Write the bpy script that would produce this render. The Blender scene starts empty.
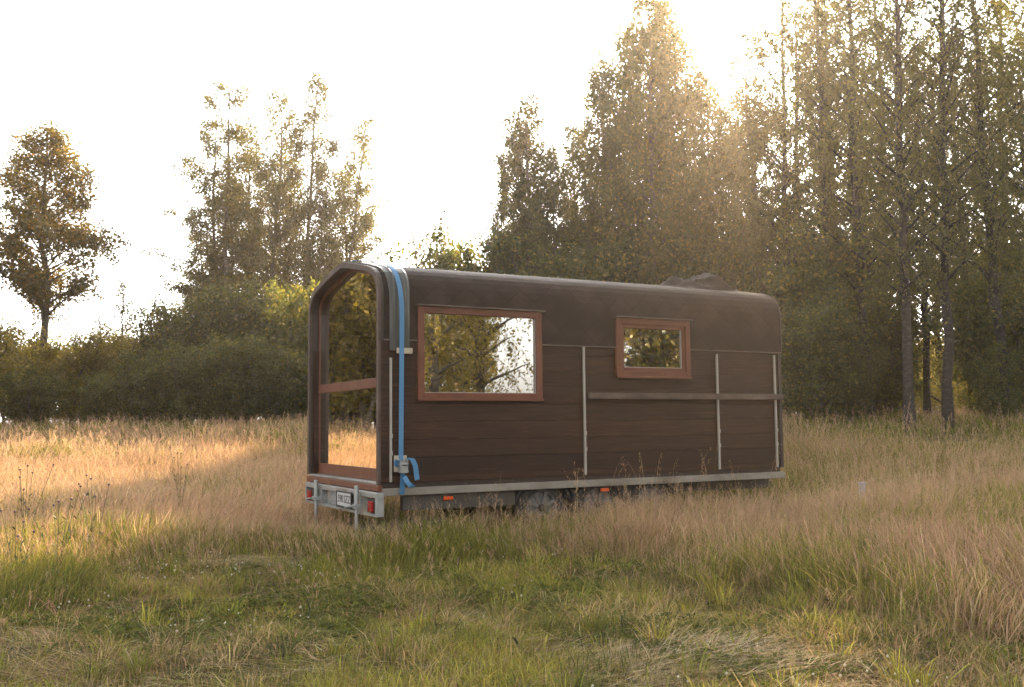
import bpy, bmesh, math, random
import numpy as np
from mathutils import Vector

random.seed(7)
SC = bpy.context.scene
COL = SC.collection
R_ = math.radians
GZ = 0.68                      # cabin floor height above the ground
L, W, HE = 5.591, 2.42, 1.497  # cabin length, width, eave height over its floor

# ------------------------------------------------------------------ camera
FPX, CX, CY = 989.62, 512.0, 343.5
CAM = np.array([-3.7142, -9.7118, 0.5928 + GZ])
YAW, PIT, ROL = R_(28.630), R_(4.659), R_(-0.574)
Fv = np.array([math.sin(YAW)*math.cos(PIT), math.cos(YAW)*math.cos(PIT), math.sin(PIT)])
Rv0 = np.array([math.cos(YAW), -math.sin(YAW), 0.0]); Uv0 = np.cross(Rv0, Fv)
Rv = math.cos(ROL)*Rv0 + math.sin(ROL)*Uv0
Uv = -math.sin(ROL)*Rv0 + math.cos(ROL)*Uv0
cam_d = bpy.data.cameras.new('camera'); cam = bpy.data.objects.new('camera', cam_d); COL.objects.link(cam)
from mathutils import Matrix
cam.matrix_world = Matrix(((Rv[0], Uv[0], -Fv[0], CAM[0]), (Rv[1], Uv[1], -Fv[1], CAM[1]),
                           (Rv[2], Uv[2], -Fv[2], CAM[2]), (0, 0, 0, 1)))
cam_d.sensor_width = 36; cam_d.lens = FPX/1024*36; cam_d.clip_end = 3000; cam_d.clip_start = 0.05
SC.camera = cam

def az_of(u): return YAW + math.atan((u-CX)/FPX)
def horizon_y(u): return 424.0 - 0.0100*(u-512) 
def at(u, d):
    a = az_of(u); return (CAM[0]+d*math.sin(a), CAM[1]+d*math.cos(a))

# ------------------------------------------------------------------ noise + terrain
_rn = np.random.RandomState(11)
_LAT = _rn.rand(128, 128)
def vnoise(x, y, s, o=0):
    x = np.asarray(x, float)/s+17.3+o*7.1; y = np.asarray(y, float)/s+31.7+o*3.3
    xi = np.floor(x).astype(int); yi = np.floor(y).astype(int); fx = x-xi; fy = y-yi
    fx = fx*fx*(3-2*fx); fy = fy*fy*(3-2*fy)
    g = lambda a, b: _LAT[a % 128, b % 128]
    return (g(xi, yi)*(1-fx)+g(xi+1, yi)*fx)*(1-fy)+(g(xi, yi+1)*(1-fx)+g(xi+1, yi+1)*fx)*fy
def sstep(a, b, x):
    t = np.clip((np.asarray(x, float)-a)/(b-a), 0, 1); return t*t*(3-2*t)
def height(x, y):
    x = np.asarray(x, float); y = np.asarray(y, float)
    d = np.hypot(x-CAM[0], y-CAM[1])
    near = np.exp(-(((x-2.8)/4.0)**2+((y-1.2)/2.6)**2))
    fwd = (x-CAM[0])*Fv[0]+(y-CAM[1])*Fv[1]
    h = 1.02*sstep(12.5, 31, d)*sstep(-5, 10, fwd)
    h = h + (vnoise(x, y, 1.7)-.5)*0.10*(1-near)+(vnoise(x, y, .55, 2)-.5)*0.05*(1-near)
    h = h + (vnoise(x, y, 9, 5)-.5)*0.25*sstep(15, 30, d)
    return h

# ------------------------------------------------------------------ naming helpers
def tag(o, label=None, cat=None, group=None, kind=None):
    if label: o['label'] = label
    if cat: o['category'] = cat
    if group: o['group'] = group
    if kind: o['kind'] = kind
    return o
def empty(name, loc=(0, 0, 0), rz=0, **k):
    o = bpy.data.objects.new(name, None); COL.objects.link(o)
    o.location = loc; o.rotation_euler = (0, 0, rz); o.empty_display_size = .2
    return tag(o, **k)

# ------------------------------------------------------------------ materials
def new_mat(name):
    m = bpy.data.materials.new(name); m.use_nodes = True
    nt = m.node_tree; nt.nodes.clear()
    out = nt.nodes.new('ShaderNodeOutputMaterial')
    return m, nt, out
def N(nt, t, **k):
    n = nt.nodes.new(t)
    for a, b in k.items():
        if a.startswith('_'): setattr(n, a[1:], b)
        else: n.inputs[a.replace('_', ' ')].default_value = b
    return n
def ramp(nt, stops, src=None):
    r = nt.nodes.new('ShaderNodeValToRGB'); e = r.color_ramp.elements
    while len(e) < len(stops): e.new(.5)
    for i, (p, c) in enumerate(stops):
        e[i].position = p; e[i].color = (*c, 1)
    if src is not None: nt.links.new(src, r.inputs[0])
    return r
def surf_mat(name, c1, c2, scale=(8, 8, 8), rough=.6, metal=0., bump=.2, bdist=.004, detail=6, rvar=.12, c3=None, spec=.5):
    m, nt, out = new_mat(name); lk = nt.links.new
    tc = N(nt, 'ShaderNodeTexCoord'); mp = N(nt, 'ShaderNodeMapping'); mp.inputs['Scale'].default_value = scale
    lk(tc.outputs['Object'], mp.inputs['Vector'])
    no = N(nt, 'ShaderNodeTexNoise', Scale=1., Detail=detail, Roughness=.62); lk(mp.outputs[0], no.inputs['Vector'])
    n2 = N(nt, 'ShaderNodeTexNoise', Scale=2.3, Detail=4.); lk(tc.outputs['Object'], n2.inputs['Vector'])
    r = ramp(nt, [(.3, c1), (.7, c2)], no.outputs[0])
    col = r.outputs[0]
    if c3:
        r2 = ramp(nt, [(.52, (0, 0, 0)), (.72, (1, 1, 1))], n2.outputs[0])
        mx = N(nt, 'ShaderNodeMix', _data_type='RGBA'); lk(r2.outputs[0], mx.inputs[0]); lk(col, mx.inputs[6]); mx.inputs[7].default_value = (*c3, 1)
        col = mx.outputs[2]
    b = N(nt, 'ShaderNodeBsdfPrincipled', Metallic=metal); b.inputs['Specular IOR Level'].default_value = spec
    lk(col, b.inputs['Base Color'])
    mr = N(nt, 'ShaderNodeMapRange'); mr.inputs[3].default_value = max(0.02, rough-rvar); mr.inputs[4].default_value = min(1, rough+rvar)
    lk(n2.outputs[0], mr.inputs[0]); lk(mr.outputs[0], b.inputs['Roughness'])
    bp = N(nt, 'ShaderNodeBump', Strength=bump, Distance=bdist); lk(no.outputs[0], bp.inputs['Height']); lk(bp.outputs[0], b.inputs['Normal'])
    lk(b.outputs[0], out.inputs[0])
    return m

M = {}
# stained cladding boards: grain runs along X
def cladding_mat(name, dark, light, red):
    m, nt, out = new_mat(name); lk = nt.links.new
    tc = N(nt, 'ShaderNodeTexCoord'); mp = N(nt, 'ShaderNodeMapping'); mp.inputs['Scale'].default_value = (1.6, 30, 30)
    lk(tc.outputs['Object'], mp.inputs['Vector'])
    g = N(nt, 'ShaderNodeTexNoise', Scale=1.5, Detail=8., Roughness=.65, Distortion=.6); lk(mp.outputs[0], g.inputs['Vector'])
    big = N(nt, 'ShaderNodeTexNoise', Scale=1.3, Detail=5., Roughness=.6); lk(tc.outputs['Object'], big.inputs['Vector'])
    # per board tone: white noise on the board index
    sx = N(nt, 'ShaderNodeSeparateXYZ'); lk(tc.outputs['Object'], sx.inputs[0])
    dv = N(nt, 'ShaderNodeMath', _operation='DIVIDE'); lk(sx.outputs['Z'], dv.inputs[0]); dv.inputs[1].default_value = .1871
    fl = N(nt, 'ShaderNodeMath', _operation='FLOOR'); lk(dv.outputs[0], fl.inputs[0])
    wn = N(nt, 'ShaderNodeTexWhiteNoise', _noise_dimensions='1D'); lk(fl.outputs[0], wn.inputs['W'])
    r = ramp(nt, [(.32, dark), (.55, light), (.70, red)], g.outputs[0])
    hs = N(nt, 'ShaderNodeHueSaturation'); lk(r.outputs[0], hs.inputs['Color'])
    ad = N(nt, 'ShaderNodeMath', _operation='MULTIPLY_ADD'); lk(wn.outputs[0], ad.inputs[0]); ad.inputs[1].default_value = .6; ad.inputs[2].default_value = .42
    ad2 = N(nt, 'ShaderNodeMath', _operation='MULTIPLY_ADD'); lk(big.outputs[0], ad2.inputs[0]); ad2.inputs[1].default_value = .7; lk(ad.outputs[0], ad2.inputs[2])
    lk(ad2.outputs[0], hs.inputs['Value'])
    b = N(nt, 'ShaderNodeBsdfPrincipled', Roughness=.55); lk(hs.outputs[0], b.inputs['Base Color']); b.inputs['Specular IOR Level'].default_value = .35
    bp = N(nt, 'ShaderNodeBump', Strength=.35, Distance=.003); lk(g.outputs[0], bp.inputs['Height']); lk(bp.outputs[0], b.inputs['Normal'])
    lk(b.outputs[0], out.inputs[0]); return m
M['clad'] = cladding_mat('brown stained boards', (.014, .0052, .0020), (.032, .0128, .0050), (.060, .024, .0095))
M['frame'] = surf_mat('red brown stained frame', (.095, .028, .011), (.155, .050, .021), (3, 40, 3), .5, bump=.15)
M['rim'] = surf_mat('grey brown weathered rim', (.045, .026, .018), (.09, .058, .042), (6, 30, 6), .6, c3=(.12, .085, .065))
M['jamb'] = surf_mat('dark brown jamb', (.022, .012, .008), (.042, .024, .016), (30, 30, 2), .5)
M['dark'] = surf_mat('dark interior', (.02, .015, .012), (.035, .027, .02), (5, 5, 5), .8)
M['galv'] = surf_mat('galvanised steel', (.27, .28, .27), (.38, .39, .38), (14, 14, 14), .45, metal=.5, bump=.08, c3=(.22, .20, .17))
M['rail'] = surf_mat('dull galvanised rail', (.20, .18, .15), (.29, .265, .225), (5, 14, 14), .5, metal=.3, bump=.08, c3=(.14, .11, .08))
M['strip'] = surf_mat('pale metal strip', (.30, .27, .23), (.40, .365, .32), (20, 20, 4), .5, metal=.2)
M['flash'] = surf_mat('brown metal flashing', (.10, .075, .06), (.16, .12, .095), (5, 5, 5), .4, metal=.3)
M['chassis'] = surf_mat('dusty steel beam', (.05, .044, .034), (.085, .075, .06), (6, 6, 6), .65, metal=.2, c3=(.08, .06, .04))
M['strap'] = surf_mat('blue webbing', (.05, .165, .32), (.08, .22, .38), (300, 300, 30), .6, bump=.3, bdist=.001)
M['strapd'] = surf_mat('darker blue webbing', (.025, .10, .20), (.04, .15, .27), (300, 300, 30), .6, bump=.3, bdist=.001)
M['board'] = surf_mat('pale timber block', (.34, .28, .20), (.44, .38, .29), (10, 30, 10), .7)
M['tyre'] = surf_mat('tyre rubber', (.018, .018, .018), (.035, .033, .03), (12, 12, 12), .8, c3=(.06, .05, .035))
M['rimm'] = surf_mat('wheel rim', (.10, .10, .10), (.16, .16, .155), (10, 10, 10), .5, metal=.3, c3=(.09, .08, .06))
M['spoke'] = surf_mat('wheel spoke', (.13, .13, .125), (.22, .22, .215), (10, 10, 10), .4, metal=.5, c3=(.25, .22, .18))
M['mud'] = surf_mat('black plastic mudguard', (.03, .032, .04), (.05, .052, .065), (9, 9, 9), .55, c3=(.09, .075, .055))
M['tarp'] = surf_mat('grey tarpaulin', (.010, .008, .007), (.018, .015, .013), (5, 5, 5), .75, bump=.4, c3=(.04, .04, .038), spec=.15)
M['amber'] = surf_mat('amber lens', (.6, .07, .01), (.7, .10, .012), (40, 40, 40), .25)
M['red'] = surf_mat('red lens', (.22, .008, .008), (.30, .015, .012), (40, 40, 40), .2)
M['plate'] = surf_mat('plate white', (.42, .42, .42), (.5, .5, .5), (20, 20, 20), .4, rvar=.05)
M['black'] = surf_mat('black plastic', (.015, .015, .015), (.03, .03, .03), (20, 20, 20), .5)
M['pipe'] = surf_mat('grey blue plastic', (.25, .29, .33), (.40, .44, .48), (20, 20, 20), .5)

def sheet_mat():
    m, nt, out = new_mat('grey green protective film'); lk = nt.links.new
    tc = N(nt, 'ShaderNodeTexCoord'); mp = N(nt, 'ShaderNodeMapping'); mp.inputs['Scale'].default_value = (26, 2.2, 2.2); lk(tc.outputs['Object'], mp.inputs[0])
    no = N(nt, 'ShaderNodeTexNoise', Scale=1., Detail=5.); lk(mp.outputs[0], no.inputs[0])
    r = ramp(nt, [(.3, (.035, .034, .028)), (.6, (.06, .062, .052)), (.8, (.15, .155, .14))], no.outputs[0])
    b = N(nt, 'ShaderNodeBsdfPrincipled', Roughness=.38); lk(r.outputs[0], b.inputs['Base Color'])
    bp = N(nt, 'ShaderNodeBump', Strength=.6, Distance=.01); lk(no.outputs[0], bp.inputs['Height']); lk(bp.outputs[0], b.inputs['Normal'])
    lk(b.outputs[0], out.inputs[0]); return m
M['sheet'] = sheet_mat()

def shingle_mat():
    m, nt, out = new_mat('brown hexagonal shingles'); lk = nt.links.new
    at_ = N(nt, 'ShaderNodeUVMap')
    # hexagon-ish tabs: two offset brick rows in unrolled roof coordinates, edges warped
    no = N(nt, 'ShaderNodeTexNoise', Scale=3.2, Detail=5.); lk(at_.outputs[0], no.inputs[0])
    gr = N(nt, 'ShaderNodeTexNoise', Scale=220., Detail=2.); lk(at_.outputs[0], gr.inputs[0])
    # diagonal lattice = diamond tabs
    sx = N(nt, 'ShaderNodeSeparateXYZ'); lk(at_.outputs[0], sx.inputs[0])
    def mth(op, a, b=None, c=None):
        n = N(nt, 'ShaderNodeMath', _operation=op)
        for i, v in enumerate((a, b, c)):
            if v is None: continue
            if isinstance(v, (int, float)): n.inputs[i].default_value = v
            else: lk(v, n.inputs[i])
        return n.outputs[0]
    u = mth('MULTIPLY', sx.outputs[0], 1/.34); v = mth('MULTIPLY', sx.outputs[1], 1/.30)
    a = mth('ADD', u, v); b_ = mth('SUBTRACT', u, v)
    fa = mth('FRACT', a); fb = mth('FRACT', b_)
    ia = mth('FLOOR', a); ib = mth('FLOOR', b_)
    cmb = N(nt, 'ShaderNodeCombineXYZ'); lk(ia, cmb.inputs[0]); lk(ib, cmb.inputs[1])
    wn = N(nt, 'ShaderNodeTexWhiteNoise', _noise_dimensions='2D'); lk(cmb.outputs[0], wn.inputs['Vector'])
    ea = mth('LESS_THAN', fa, .05); eb = mth('GREATER_THAN', fb, .95)
    edge = mth('MAXIMUM', ea, eb)
    hgt = mth('SUBTRACT', mth('ADD', mth('MULTIPLY', mth('SUBTRACT', fa, fb), .35), mth('MULTIPLY', gr.outputs[0], .25)), mth('MULTIPLY', edge, .6))
    val = mth('ADD', mth('MULTIPLY', wn.outputs[0], .15), mth('ADD', mth('MULTIPLY', gr.outputs[0], .5), mth('MULTIPLY', no.outputs[0], .9)))
    r = ramp(nt, [(.35, (.013, .008, .0058)), (.75, (.026, .0165, .012)), (1., (.046, .029, .022))], val)
    mx = N(nt, 'ShaderNodeMix', _data_type='RGBA'); lk(mth('MULTIPLY', edge, .6), mx.inputs[0]); lk(r.outputs[0], mx.inputs[6]); mx.inputs[7].default_value = (.012, .009, .008, 1)
    b = N(nt, 'ShaderNodeBsdfPrincipled', Roughness=.8); b.inputs['Specular IOR Level'].default_value = .25; lk(mx.outputs[2], b.inputs['Base Color'])
    bp = N(nt, 'ShaderNodeBump', Strength=.9, Distance=.008); lk(hgt, bp.inputs['Height']); lk(bp.outputs[0], b.inputs['Normal'])
    lk(b.outputs[0], out.inputs[0]); return m
M['shingle'] = shingle_mat()

def glass_mat(name, refl, tint):
    m, nt, out = new_mat(name); lk = nt.links.new
    tc = N(nt, 'ShaderNodeTexCoord')
    no = N(nt, 'ShaderNodeTexNoise', Scale=1.7, Detail=2.); lk(tc.outputs['Object'], no.inputs[0])
    bp = N(nt, 'ShaderNodeBump', Strength=.05, Distance=.02); lk(no.outputs[0], bp.inputs['Height'])
    g = N(nt, 'ShaderNodeBsdfGlossy', Roughness=.012); g.inputs[0].default_value = (*tint, 1); lk(bp.outputs[0], g.inputs['Normal'])
    tr = N(nt, 'ShaderNodeBsdfTransparent'); tr.inputs[0].default_value = (.45, .42, .38, 1)
    fr = N(nt, 'ShaderNodeFresnel', IOR=1.5)
    ad = N(nt, 'ShaderNodeMath', _operation='MULTIPLY_ADD', _use_clamp=True); lk(fr.outputs[0], ad.inputs[0]); ad.inputs[1].default_value = 1.6; ad.inputs[2].default_value = refl
    mx = N(nt, 'ShaderNodeMixShader'); lk(ad.outputs[0], mx.inputs[0]); lk(tr.outputs[0], mx.inputs[1]); lk(g.outputs[0], mx.inputs[2])
    lk(mx.outputs[0], out.inputs[0]); return m
M['glass'] = glass_mat('reflective window glass', .68, (.95, .93, .88))
M['glassd'] = glass_mat('reflective door glass', .7, (1, .95, .85))

def leaf_mat(name, c1, c2, c3, trans=.45, objvar=.25):
    m, nt, out = new_mat(name); lk = nt.links.new
    a = N(nt, 'ShaderNodeAttribute', _attribute_name='tint')
    sc_ = lambda c: tuple(q*.74 for q in c)
    r = ramp(nt, [(.0, sc_(c1)), (.6, sc_(c2)), (1., c3)], a.outputs['Fac'])
    oi = N(nt, 'ShaderNodeObjectInfo')
    hs = N(nt, 'ShaderNodeHueSaturation'); lk(r.outputs[0], hs.inputs['Color'])
    ad = N(nt, 'ShaderNodeMath', _operation='MULTIPLY_ADD'); lk(oi.outputs['Random'], ad.inputs[0]); ad.inputs[1].default_value = objvar*2; ad.inputs[2].default_value = 1-objvar
    lk(ad.outputs[0], hs.inputs['Value'])
    d = N(nt, 'ShaderNodeBsdfDiffuse'); lk(hs.outputs[0], d.inputs[0])
    t = N(nt, 'ShaderNodeBsdfTranslucent')
    hs2 = N(nt, 'ShaderNodeHueSaturation', Hue=.485, Saturation=1.25, Value=2.35); lk(hs.outputs[0], hs2.inputs['Color']); lk(hs2.outputs[0], t.inputs[0])
    g = N(nt, 'ShaderNodeBsdfGlossy', Roughness=.45); g.inputs[0].default_value = (.8, .8, .8, 1)
    m1 = N(nt, 'ShaderNodeMixShader', Fac=trans); lk(d.outputs[0], m1.inputs[1]); lk(t.outputs[0], m1.inputs[2])
    m2 = N(nt, 'ShaderNodeMixShader', Fac=.04); lk(m1.outputs[0], m2.inputs[1]); lk(g.outputs[0], m2.inputs[2])
    lk(m2.outputs[0], out.inputs[0]); return m
M['birchleaf'] = leaf_mat('birch leaves', (.055, .062, .020), (.085, .088, .026), (.15, .125, .035), .5)
M['aspenleaf'] = leaf_mat('aspen leaves', (.060, .065, .022), (.095, .092, .028), (.17, .13, .04), .5)
M['autumnleaf'] = leaf_mat('yellowing maple leaves', (.065, .065, .022), (.12, .10, .032), (.24, .15, .045), .5)
M['willowleaf'] = leaf_mat('willow bush leaves', (.035, .045, .015), (.095, .105, .030), (.22, .18, .05), .48)
M['sunlitleaf'] = leaf_mat('pale leaves with painted sunlight', (.15, .14, .045), (.23, .20, .06), (.30, .24, .08), .55)  # sunlit brightness put into the leaf colour itself
M['needle'] = leaf_mat('pine needles', (.040, .048, .020), (.060, .068, .026), (.09, .085, .03), .3)
def bark_mat(name, c1, c2, c3):
    m, nt, out = new_mat(name); lk = nt.links.new
    tc = N(nt, 'ShaderNodeTexCoord'); mp = N(nt, 'ShaderNodeMapping'); mp.inputs['Scale'].default_value = (3, 3, 9); lk(tc.outputs['Object'], mp.inputs[0])
    no = N(nt, 'ShaderNodeTexNoise', Scale=1.6, Detail=6., Roughness=.7); lk(mp.outputs[0], no.inputs[0])
    r = ramp(nt, [(.35, c1), (.5, c2), (.65, c3)], no.outputs[0])
    b = N(nt, 'ShaderNodeBsdfPrincipled', Roughness=.85); lk(r.outputs[0], b.inputs['Base Color'])
    bp = N(nt, 'ShaderNodeBump', Strength=.7, Distance=.02); lk(no.outputs[0], bp.inputs['Height']); lk(bp.outputs[0], b.inputs['Normal'])
    lk(b.outputs[0], out.inputs[0]); return m
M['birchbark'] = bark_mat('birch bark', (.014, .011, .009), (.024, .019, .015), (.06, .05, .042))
M['bark'] = bark_mat('grey brown bark', (.05, .038, .028), (.10, .08, .06), (.17, .14, .11))
M['pinebark'] = bark_mat('orange brown pine bark', (.08, .045, .028), (.17, .10, .06), (.26, .15, .09))

def grass_mat(name, trans=.45):
    m, nt, out = new_mat(name); lk = nt.links.new
    a = N(nt, 'ShaderNodeAttribute', _attribute_name='col')
    d = N(nt, 'ShaderNodeBsdfDiffuse'); lk(a.outputs['Color'], d.inputs[0])
    t = N(nt, 'ShaderNodeBsdfTranslucent'); lk(a.outputs['Color'], t.inputs[0])
    g = N(nt, 'ShaderNodeBsdfGlossy', Roughness=.6)
    m1 = N(nt, 'ShaderNodeMixShader', Fac=trans); lk(d.outputs[0], m1.inputs[1]); lk(t.outputs[0], m1.inputs[2])
    m2 = N(nt, 'ShaderNodeMixShader', Fac=.015); lk(m1.outputs[0], m2.inputs[1]); lk(g.outputs[0], m2.inputs[2])
    lk(m2.outputs[0], out.inputs[0]); return m
M['grass'] = grass_mat('meadow grass blades')

def ground_mat():
    m, nt, out = new_mat('meadow soil and thatch'); lk = nt.links.new
    tc = N(nt, 'ShaderNodeTexCoord')
    n1 = N(nt, 'ShaderNodeTexNoise', Scale=.35, Detail=6.); lk(tc.outputs['Object'], n1.inputs[0])
    n2 = N(nt, 'ShaderNodeTexNoise', Scale=14., Detail=8., Roughness=.7); lk(tc.outputs['Object'], n2.inputs[0])
    r1 = ramp(nt, [(.35, (.03, .03, .012)), (.6, (.075, .058, .03))], n1.outputs[0])
    r2 = ramp(nt, [(.35, (.02, .017, .01)), (.65, (.09, .07, .04))], n2.outputs[0])
    mx = N(nt, 'ShaderNodeMix', _data_type='RGBA'); mx.inputs[0].default_value = .5; lk(r1.outputs[0], mx.inputs[6]); lk(r2.outputs[0], mx.inputs[7])
    b = N(nt, 'ShaderNodeBsdfPrincipled', Roughness=.95); lk(mx.outputs[2], b.inputs['Base Color'])
    bp = N(nt, 'ShaderNodeBump', Strength=.8, Distance=.04); lk(n2.outputs[0], bp.inputs['Height']); lk(bp.outputs[0], b.inputs['Normal'])
    lk(b.outputs[0], out.inputs[0]); return m
M['ground'] = ground_mat()

# ------------------------------------------------------------------ numpy mesh builder
class NB:
    def __init__(s): s.v = []; s.f = []; s.c = []; s.n = 0
    def add(s, verts, faces, attr=None):
        """verts (n,3); faces (m,k) all k-gons"""
        s.v.append(np.asarray(verts, np.float32)); s.f.append(np.asarray(faces, np.int32)+s.n)
        if attr is not None: s.c.append(np.asarray(attr, np.float32))
        s.n += len(verts)
    def mesh(s, name, mat, attr=None, smooth=False):
        me = bpy.data.meshes.new(name)
        V = np.concatenate(s.v); me.vertices.add(len(V)); me.vertices.foreach_set('co', V.ravel())
        loops = np.concatenate([f.ravel() for f in s.f]); tot = np.concatenate([np.full(len(f), f.shape[1], np.int32) for f in s.f])
        me.loops.add(len(loops)); me.loops.foreach_set('vertex_index', loops)
        me.polygons.add(len(tot)); me.polygons.foreach_set('loop_start', np.concatenate([[0], np.cumsum(tot)[:-1]]).astype(np.int32))
        me.polygons.foreach_set('loop_total', tot)
        if smooth: me.polygons.foreach_set('use_smooth', np.ones(len(tot), bool))
        if attr:
            A = np.concatenate(s.c)
            if A.ndim == 1:
                a = me.attributes.new(attr, 'FLOAT', 'POINT'); a.data.foreach_set('value', A)
            else:
                a = me.attributes.new(attr, 'FLOAT_COLOR', 'POINT')
                a.data.foreach_set('color', np.concatenate([A, np.ones((len(A), 1), np.float32)], 1).ravel())
        me.update(calc_edges=True); me.materials.append(mat)
        return me
    def obj(s, name, mat, parent=None, **k):
        me = s.mesh(name, mat, **k); o = bpy.data.objects.new(name, me); COL.objects.link(o)
        if parent: o.parent = parent
        return o

def np_tube(nb, P, rad, sides=7, attr=None):
    P = np.asarray(P, float); n = len(P)
    T = np.gradient(P, axis=0); T /= np.linalg.norm(T, axis=1)[:, None]+1e-9
    ref = np.array([0, 0, 1.]) if abs(T[0, 2]) < .8 else np.array([1., 0, 0])
    A = np.cross(T, ref); A /= np.linalg.norm(A, axis=1)[:, None]; B = np.cross(T, A)
    th = np.linspace(0, 2*np.pi, sides, endpoint=False)
    rad = np.broadcast_to(rad, (n,))
    V = P[:, None]+rad[:, None, None]*(np.cos(th)[None, :, None]*A[:, None]+np.sin(th)[None, :, None]*B[:, None])
    i = np.arange(n-1)[:, None]*sides; j = np.arange(sides)[None]; j2 = (j+1) % sides
    F = np.stack([i+j, i+j2, i+sides+j2, i+sides+j], -1).reshape(-1, 4)
    nb.add(V.reshape(-1, 3), F)
    nb.add(V[-1], np.arange(sides)[None]); nb.add(V[0], np.arange(sides)[None, ::-1])

# ------------------------------------------------------------------ hard-surface helpers (world coords = cabin coords, z + GZ)
def bm_obj(name, bm, mat, parent=None, smooth=False, bevel=0, off=(0, 0, 0)):
    me = bpy.data.meshes.new(name); bmesh.ops.recalc_face_normals(bm, faces=bm.faces[:]); bm.to_mesh(me); bm.free()
    me.materials.append(M[mat] if isinstance(mat, str) else mat)
    if smooth:
        for p in me.polygons: p.use_smooth = True
    o = bpy.data.objects.new(name, me); COL.objects.link(o)
    if parent: o.parent = parent
    if bevel:
        b = o.modifiers.new('bevel', 'BEVEL'); b.width = bevel; b.segments = 2; b.limit_method = 'ANGLE'
    return o
def box(bm, x0, x1, y0, y1, z0, z1):
    v = [bm.verts.new((x, y, z)) for z in (z0, z1) for x, y in ((x0, y0), (x1, y0), (x1, y1), (x0, y1))]
    for f in ((3, 2, 1, 0), (4, 5, 6, 7), (0, 1, 5, 4), (1, 2, 6, 5), (2, 3, 7, 6), (3, 0, 4, 7)): bm.faces.new([v[i] for i in f])
def boxo(name, mat, parent, b, bevel=.004):
    bm = bmesh.new()
    for q in (b if isinstance(b[0], (tuple, list)) else [b]): box(bm, *q)
    return bm_obj(name, bm, mat, parent, bevel=bevel)
def loft(bm, rings, closed=True, caps=True):
    vs = [[bm.verts.new(p) for p in r] for r in rings]
    n = len(vs[0])
    for a, b in zip(vs[:-1], vs[1:]):
        for i in range(n if closed else n-1):
            j = (i+1) % n; bm.faces.new((a[i], a[j], b[j], b[i]))
    if caps and closed: bm.faces.new(vs[0][::-1]); bm.faces.new(vs[-1])
def tube(bm, pts, r, sides=12):
    P = [Vector(p) for p in pts]; rings = []
    for i, p in enumerate(P):
        t = (P[min(i+1, len(P)-1)]-P[max(i-1, 0)]).normalized()
        a = t.cross(Vector((0, 0, 1)) if abs(t.z) < .9 else Vector((1, 0, 0))).normalized(); b = t.cross(a)
        rr = r[i] if isinstance(r, (list, tuple)) else r
        rings.append([p+rr*(math.cos(k*2*math.pi/sides)*a+math.sin(k*2*math.pi/sides)*b) for k in range(sides)])
    loft(bm, rings)

# roof / wall cross-section, near half: (y, z over the floor)
HALF = [(0, 1.90), (.006, 2.00), (.022, 2.07), (.055, 2.14), (.10, 2.195), (.165, 2.238), (.25, 2.272), (.38, 2.304), (.70, 2.368), (1.0, 2.425), (1.21, 2.452)]
def profile(inset=0., zlow=None):
    """open profile from near low point over the ridge to the far one, inset inward"""
    pts = [(0, HE)]+HALF
    pts = pts+[(W-y, z) for y, z in pts[-2::-1]]
    P = np.array(pts, float)
    if zlow is not None: P[0, 1] = P[-1, 1] = zlow
    T = np.gradient(P, axis=0); T /= np.linalg.norm(T, axis=1)[:, None]
    Nn = np.stack([T[:, 1], -T[:, 0]], 1)   # inward
    T0 = P[1]-P[0]; 
    Nn[0] = (1, 0); Nn[-1] = (-1, 0)
    Q = P+Nn*inset; Q[0, 1] = P[0, 1]; Q[-1, 1] = P[-1, 1]
    return Q
def shell(name, mat, parent, x0, x1, i0, i1, zlow, bevel=0, uv=False, wob=None, nx=1, cuts=()):
    """band following the profile between insets i0 (outer) and i1 (inner)"""
    A = profile(i0, zlow); B = profile(i1, zlow); bm = bmesh.new()
    xq = [x0]; zq = []
    for a, b, zt in cuts: xq += [a, b]; zq += [zlow, zt]
    xq.append(x1); zq.append(zlow)
    for xa, xb, zl in zip(xq[:-1], xq[1:], zq):
        A2, B2 = A.copy(), B.copy(); A2[0, 1] = B2[0, 1] = zl
        loft(bm, [[(x, p[0], p[1]+GZ) for p in list(A2)+list(B2[::-1])] for x in (xa, xb)])
    ring2 = list(A)+list(B[::-1])
    if uv:
        for zl in {q[2] for q in cuts}: pass
    if uv:
        uvl = bm.loops.layers.uv.new('uv')
        s = np.concatenate([[0], np.cumsum(np.linalg.norm(np.diff(A, axis=0), axis=1))]); d = {}
        for i, p in enumerate(ring2): d[(round(p[0], 4), round(p[1]+GZ, 4))] = s[i if i < len(A) else 2*len(A)-1-i]
        for f in bm.faces:
            for l in f.loops:
                c = l.vert.co; q = d.get((round(c.y, 4), round(c.z, 4))); l[uvl].uv = (c.x, q if q is not None else c.z-GZ-zlow)
    return bm_obj(name, bm, mat, parent, bevel=bevel)

# ================================================================== CABIN
cabin = empty('camping_cabin', (0, 0, 0), label='brown boarded camping cabin with rounded shingle roof strapped on a trailer', cat='cabin')
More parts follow.
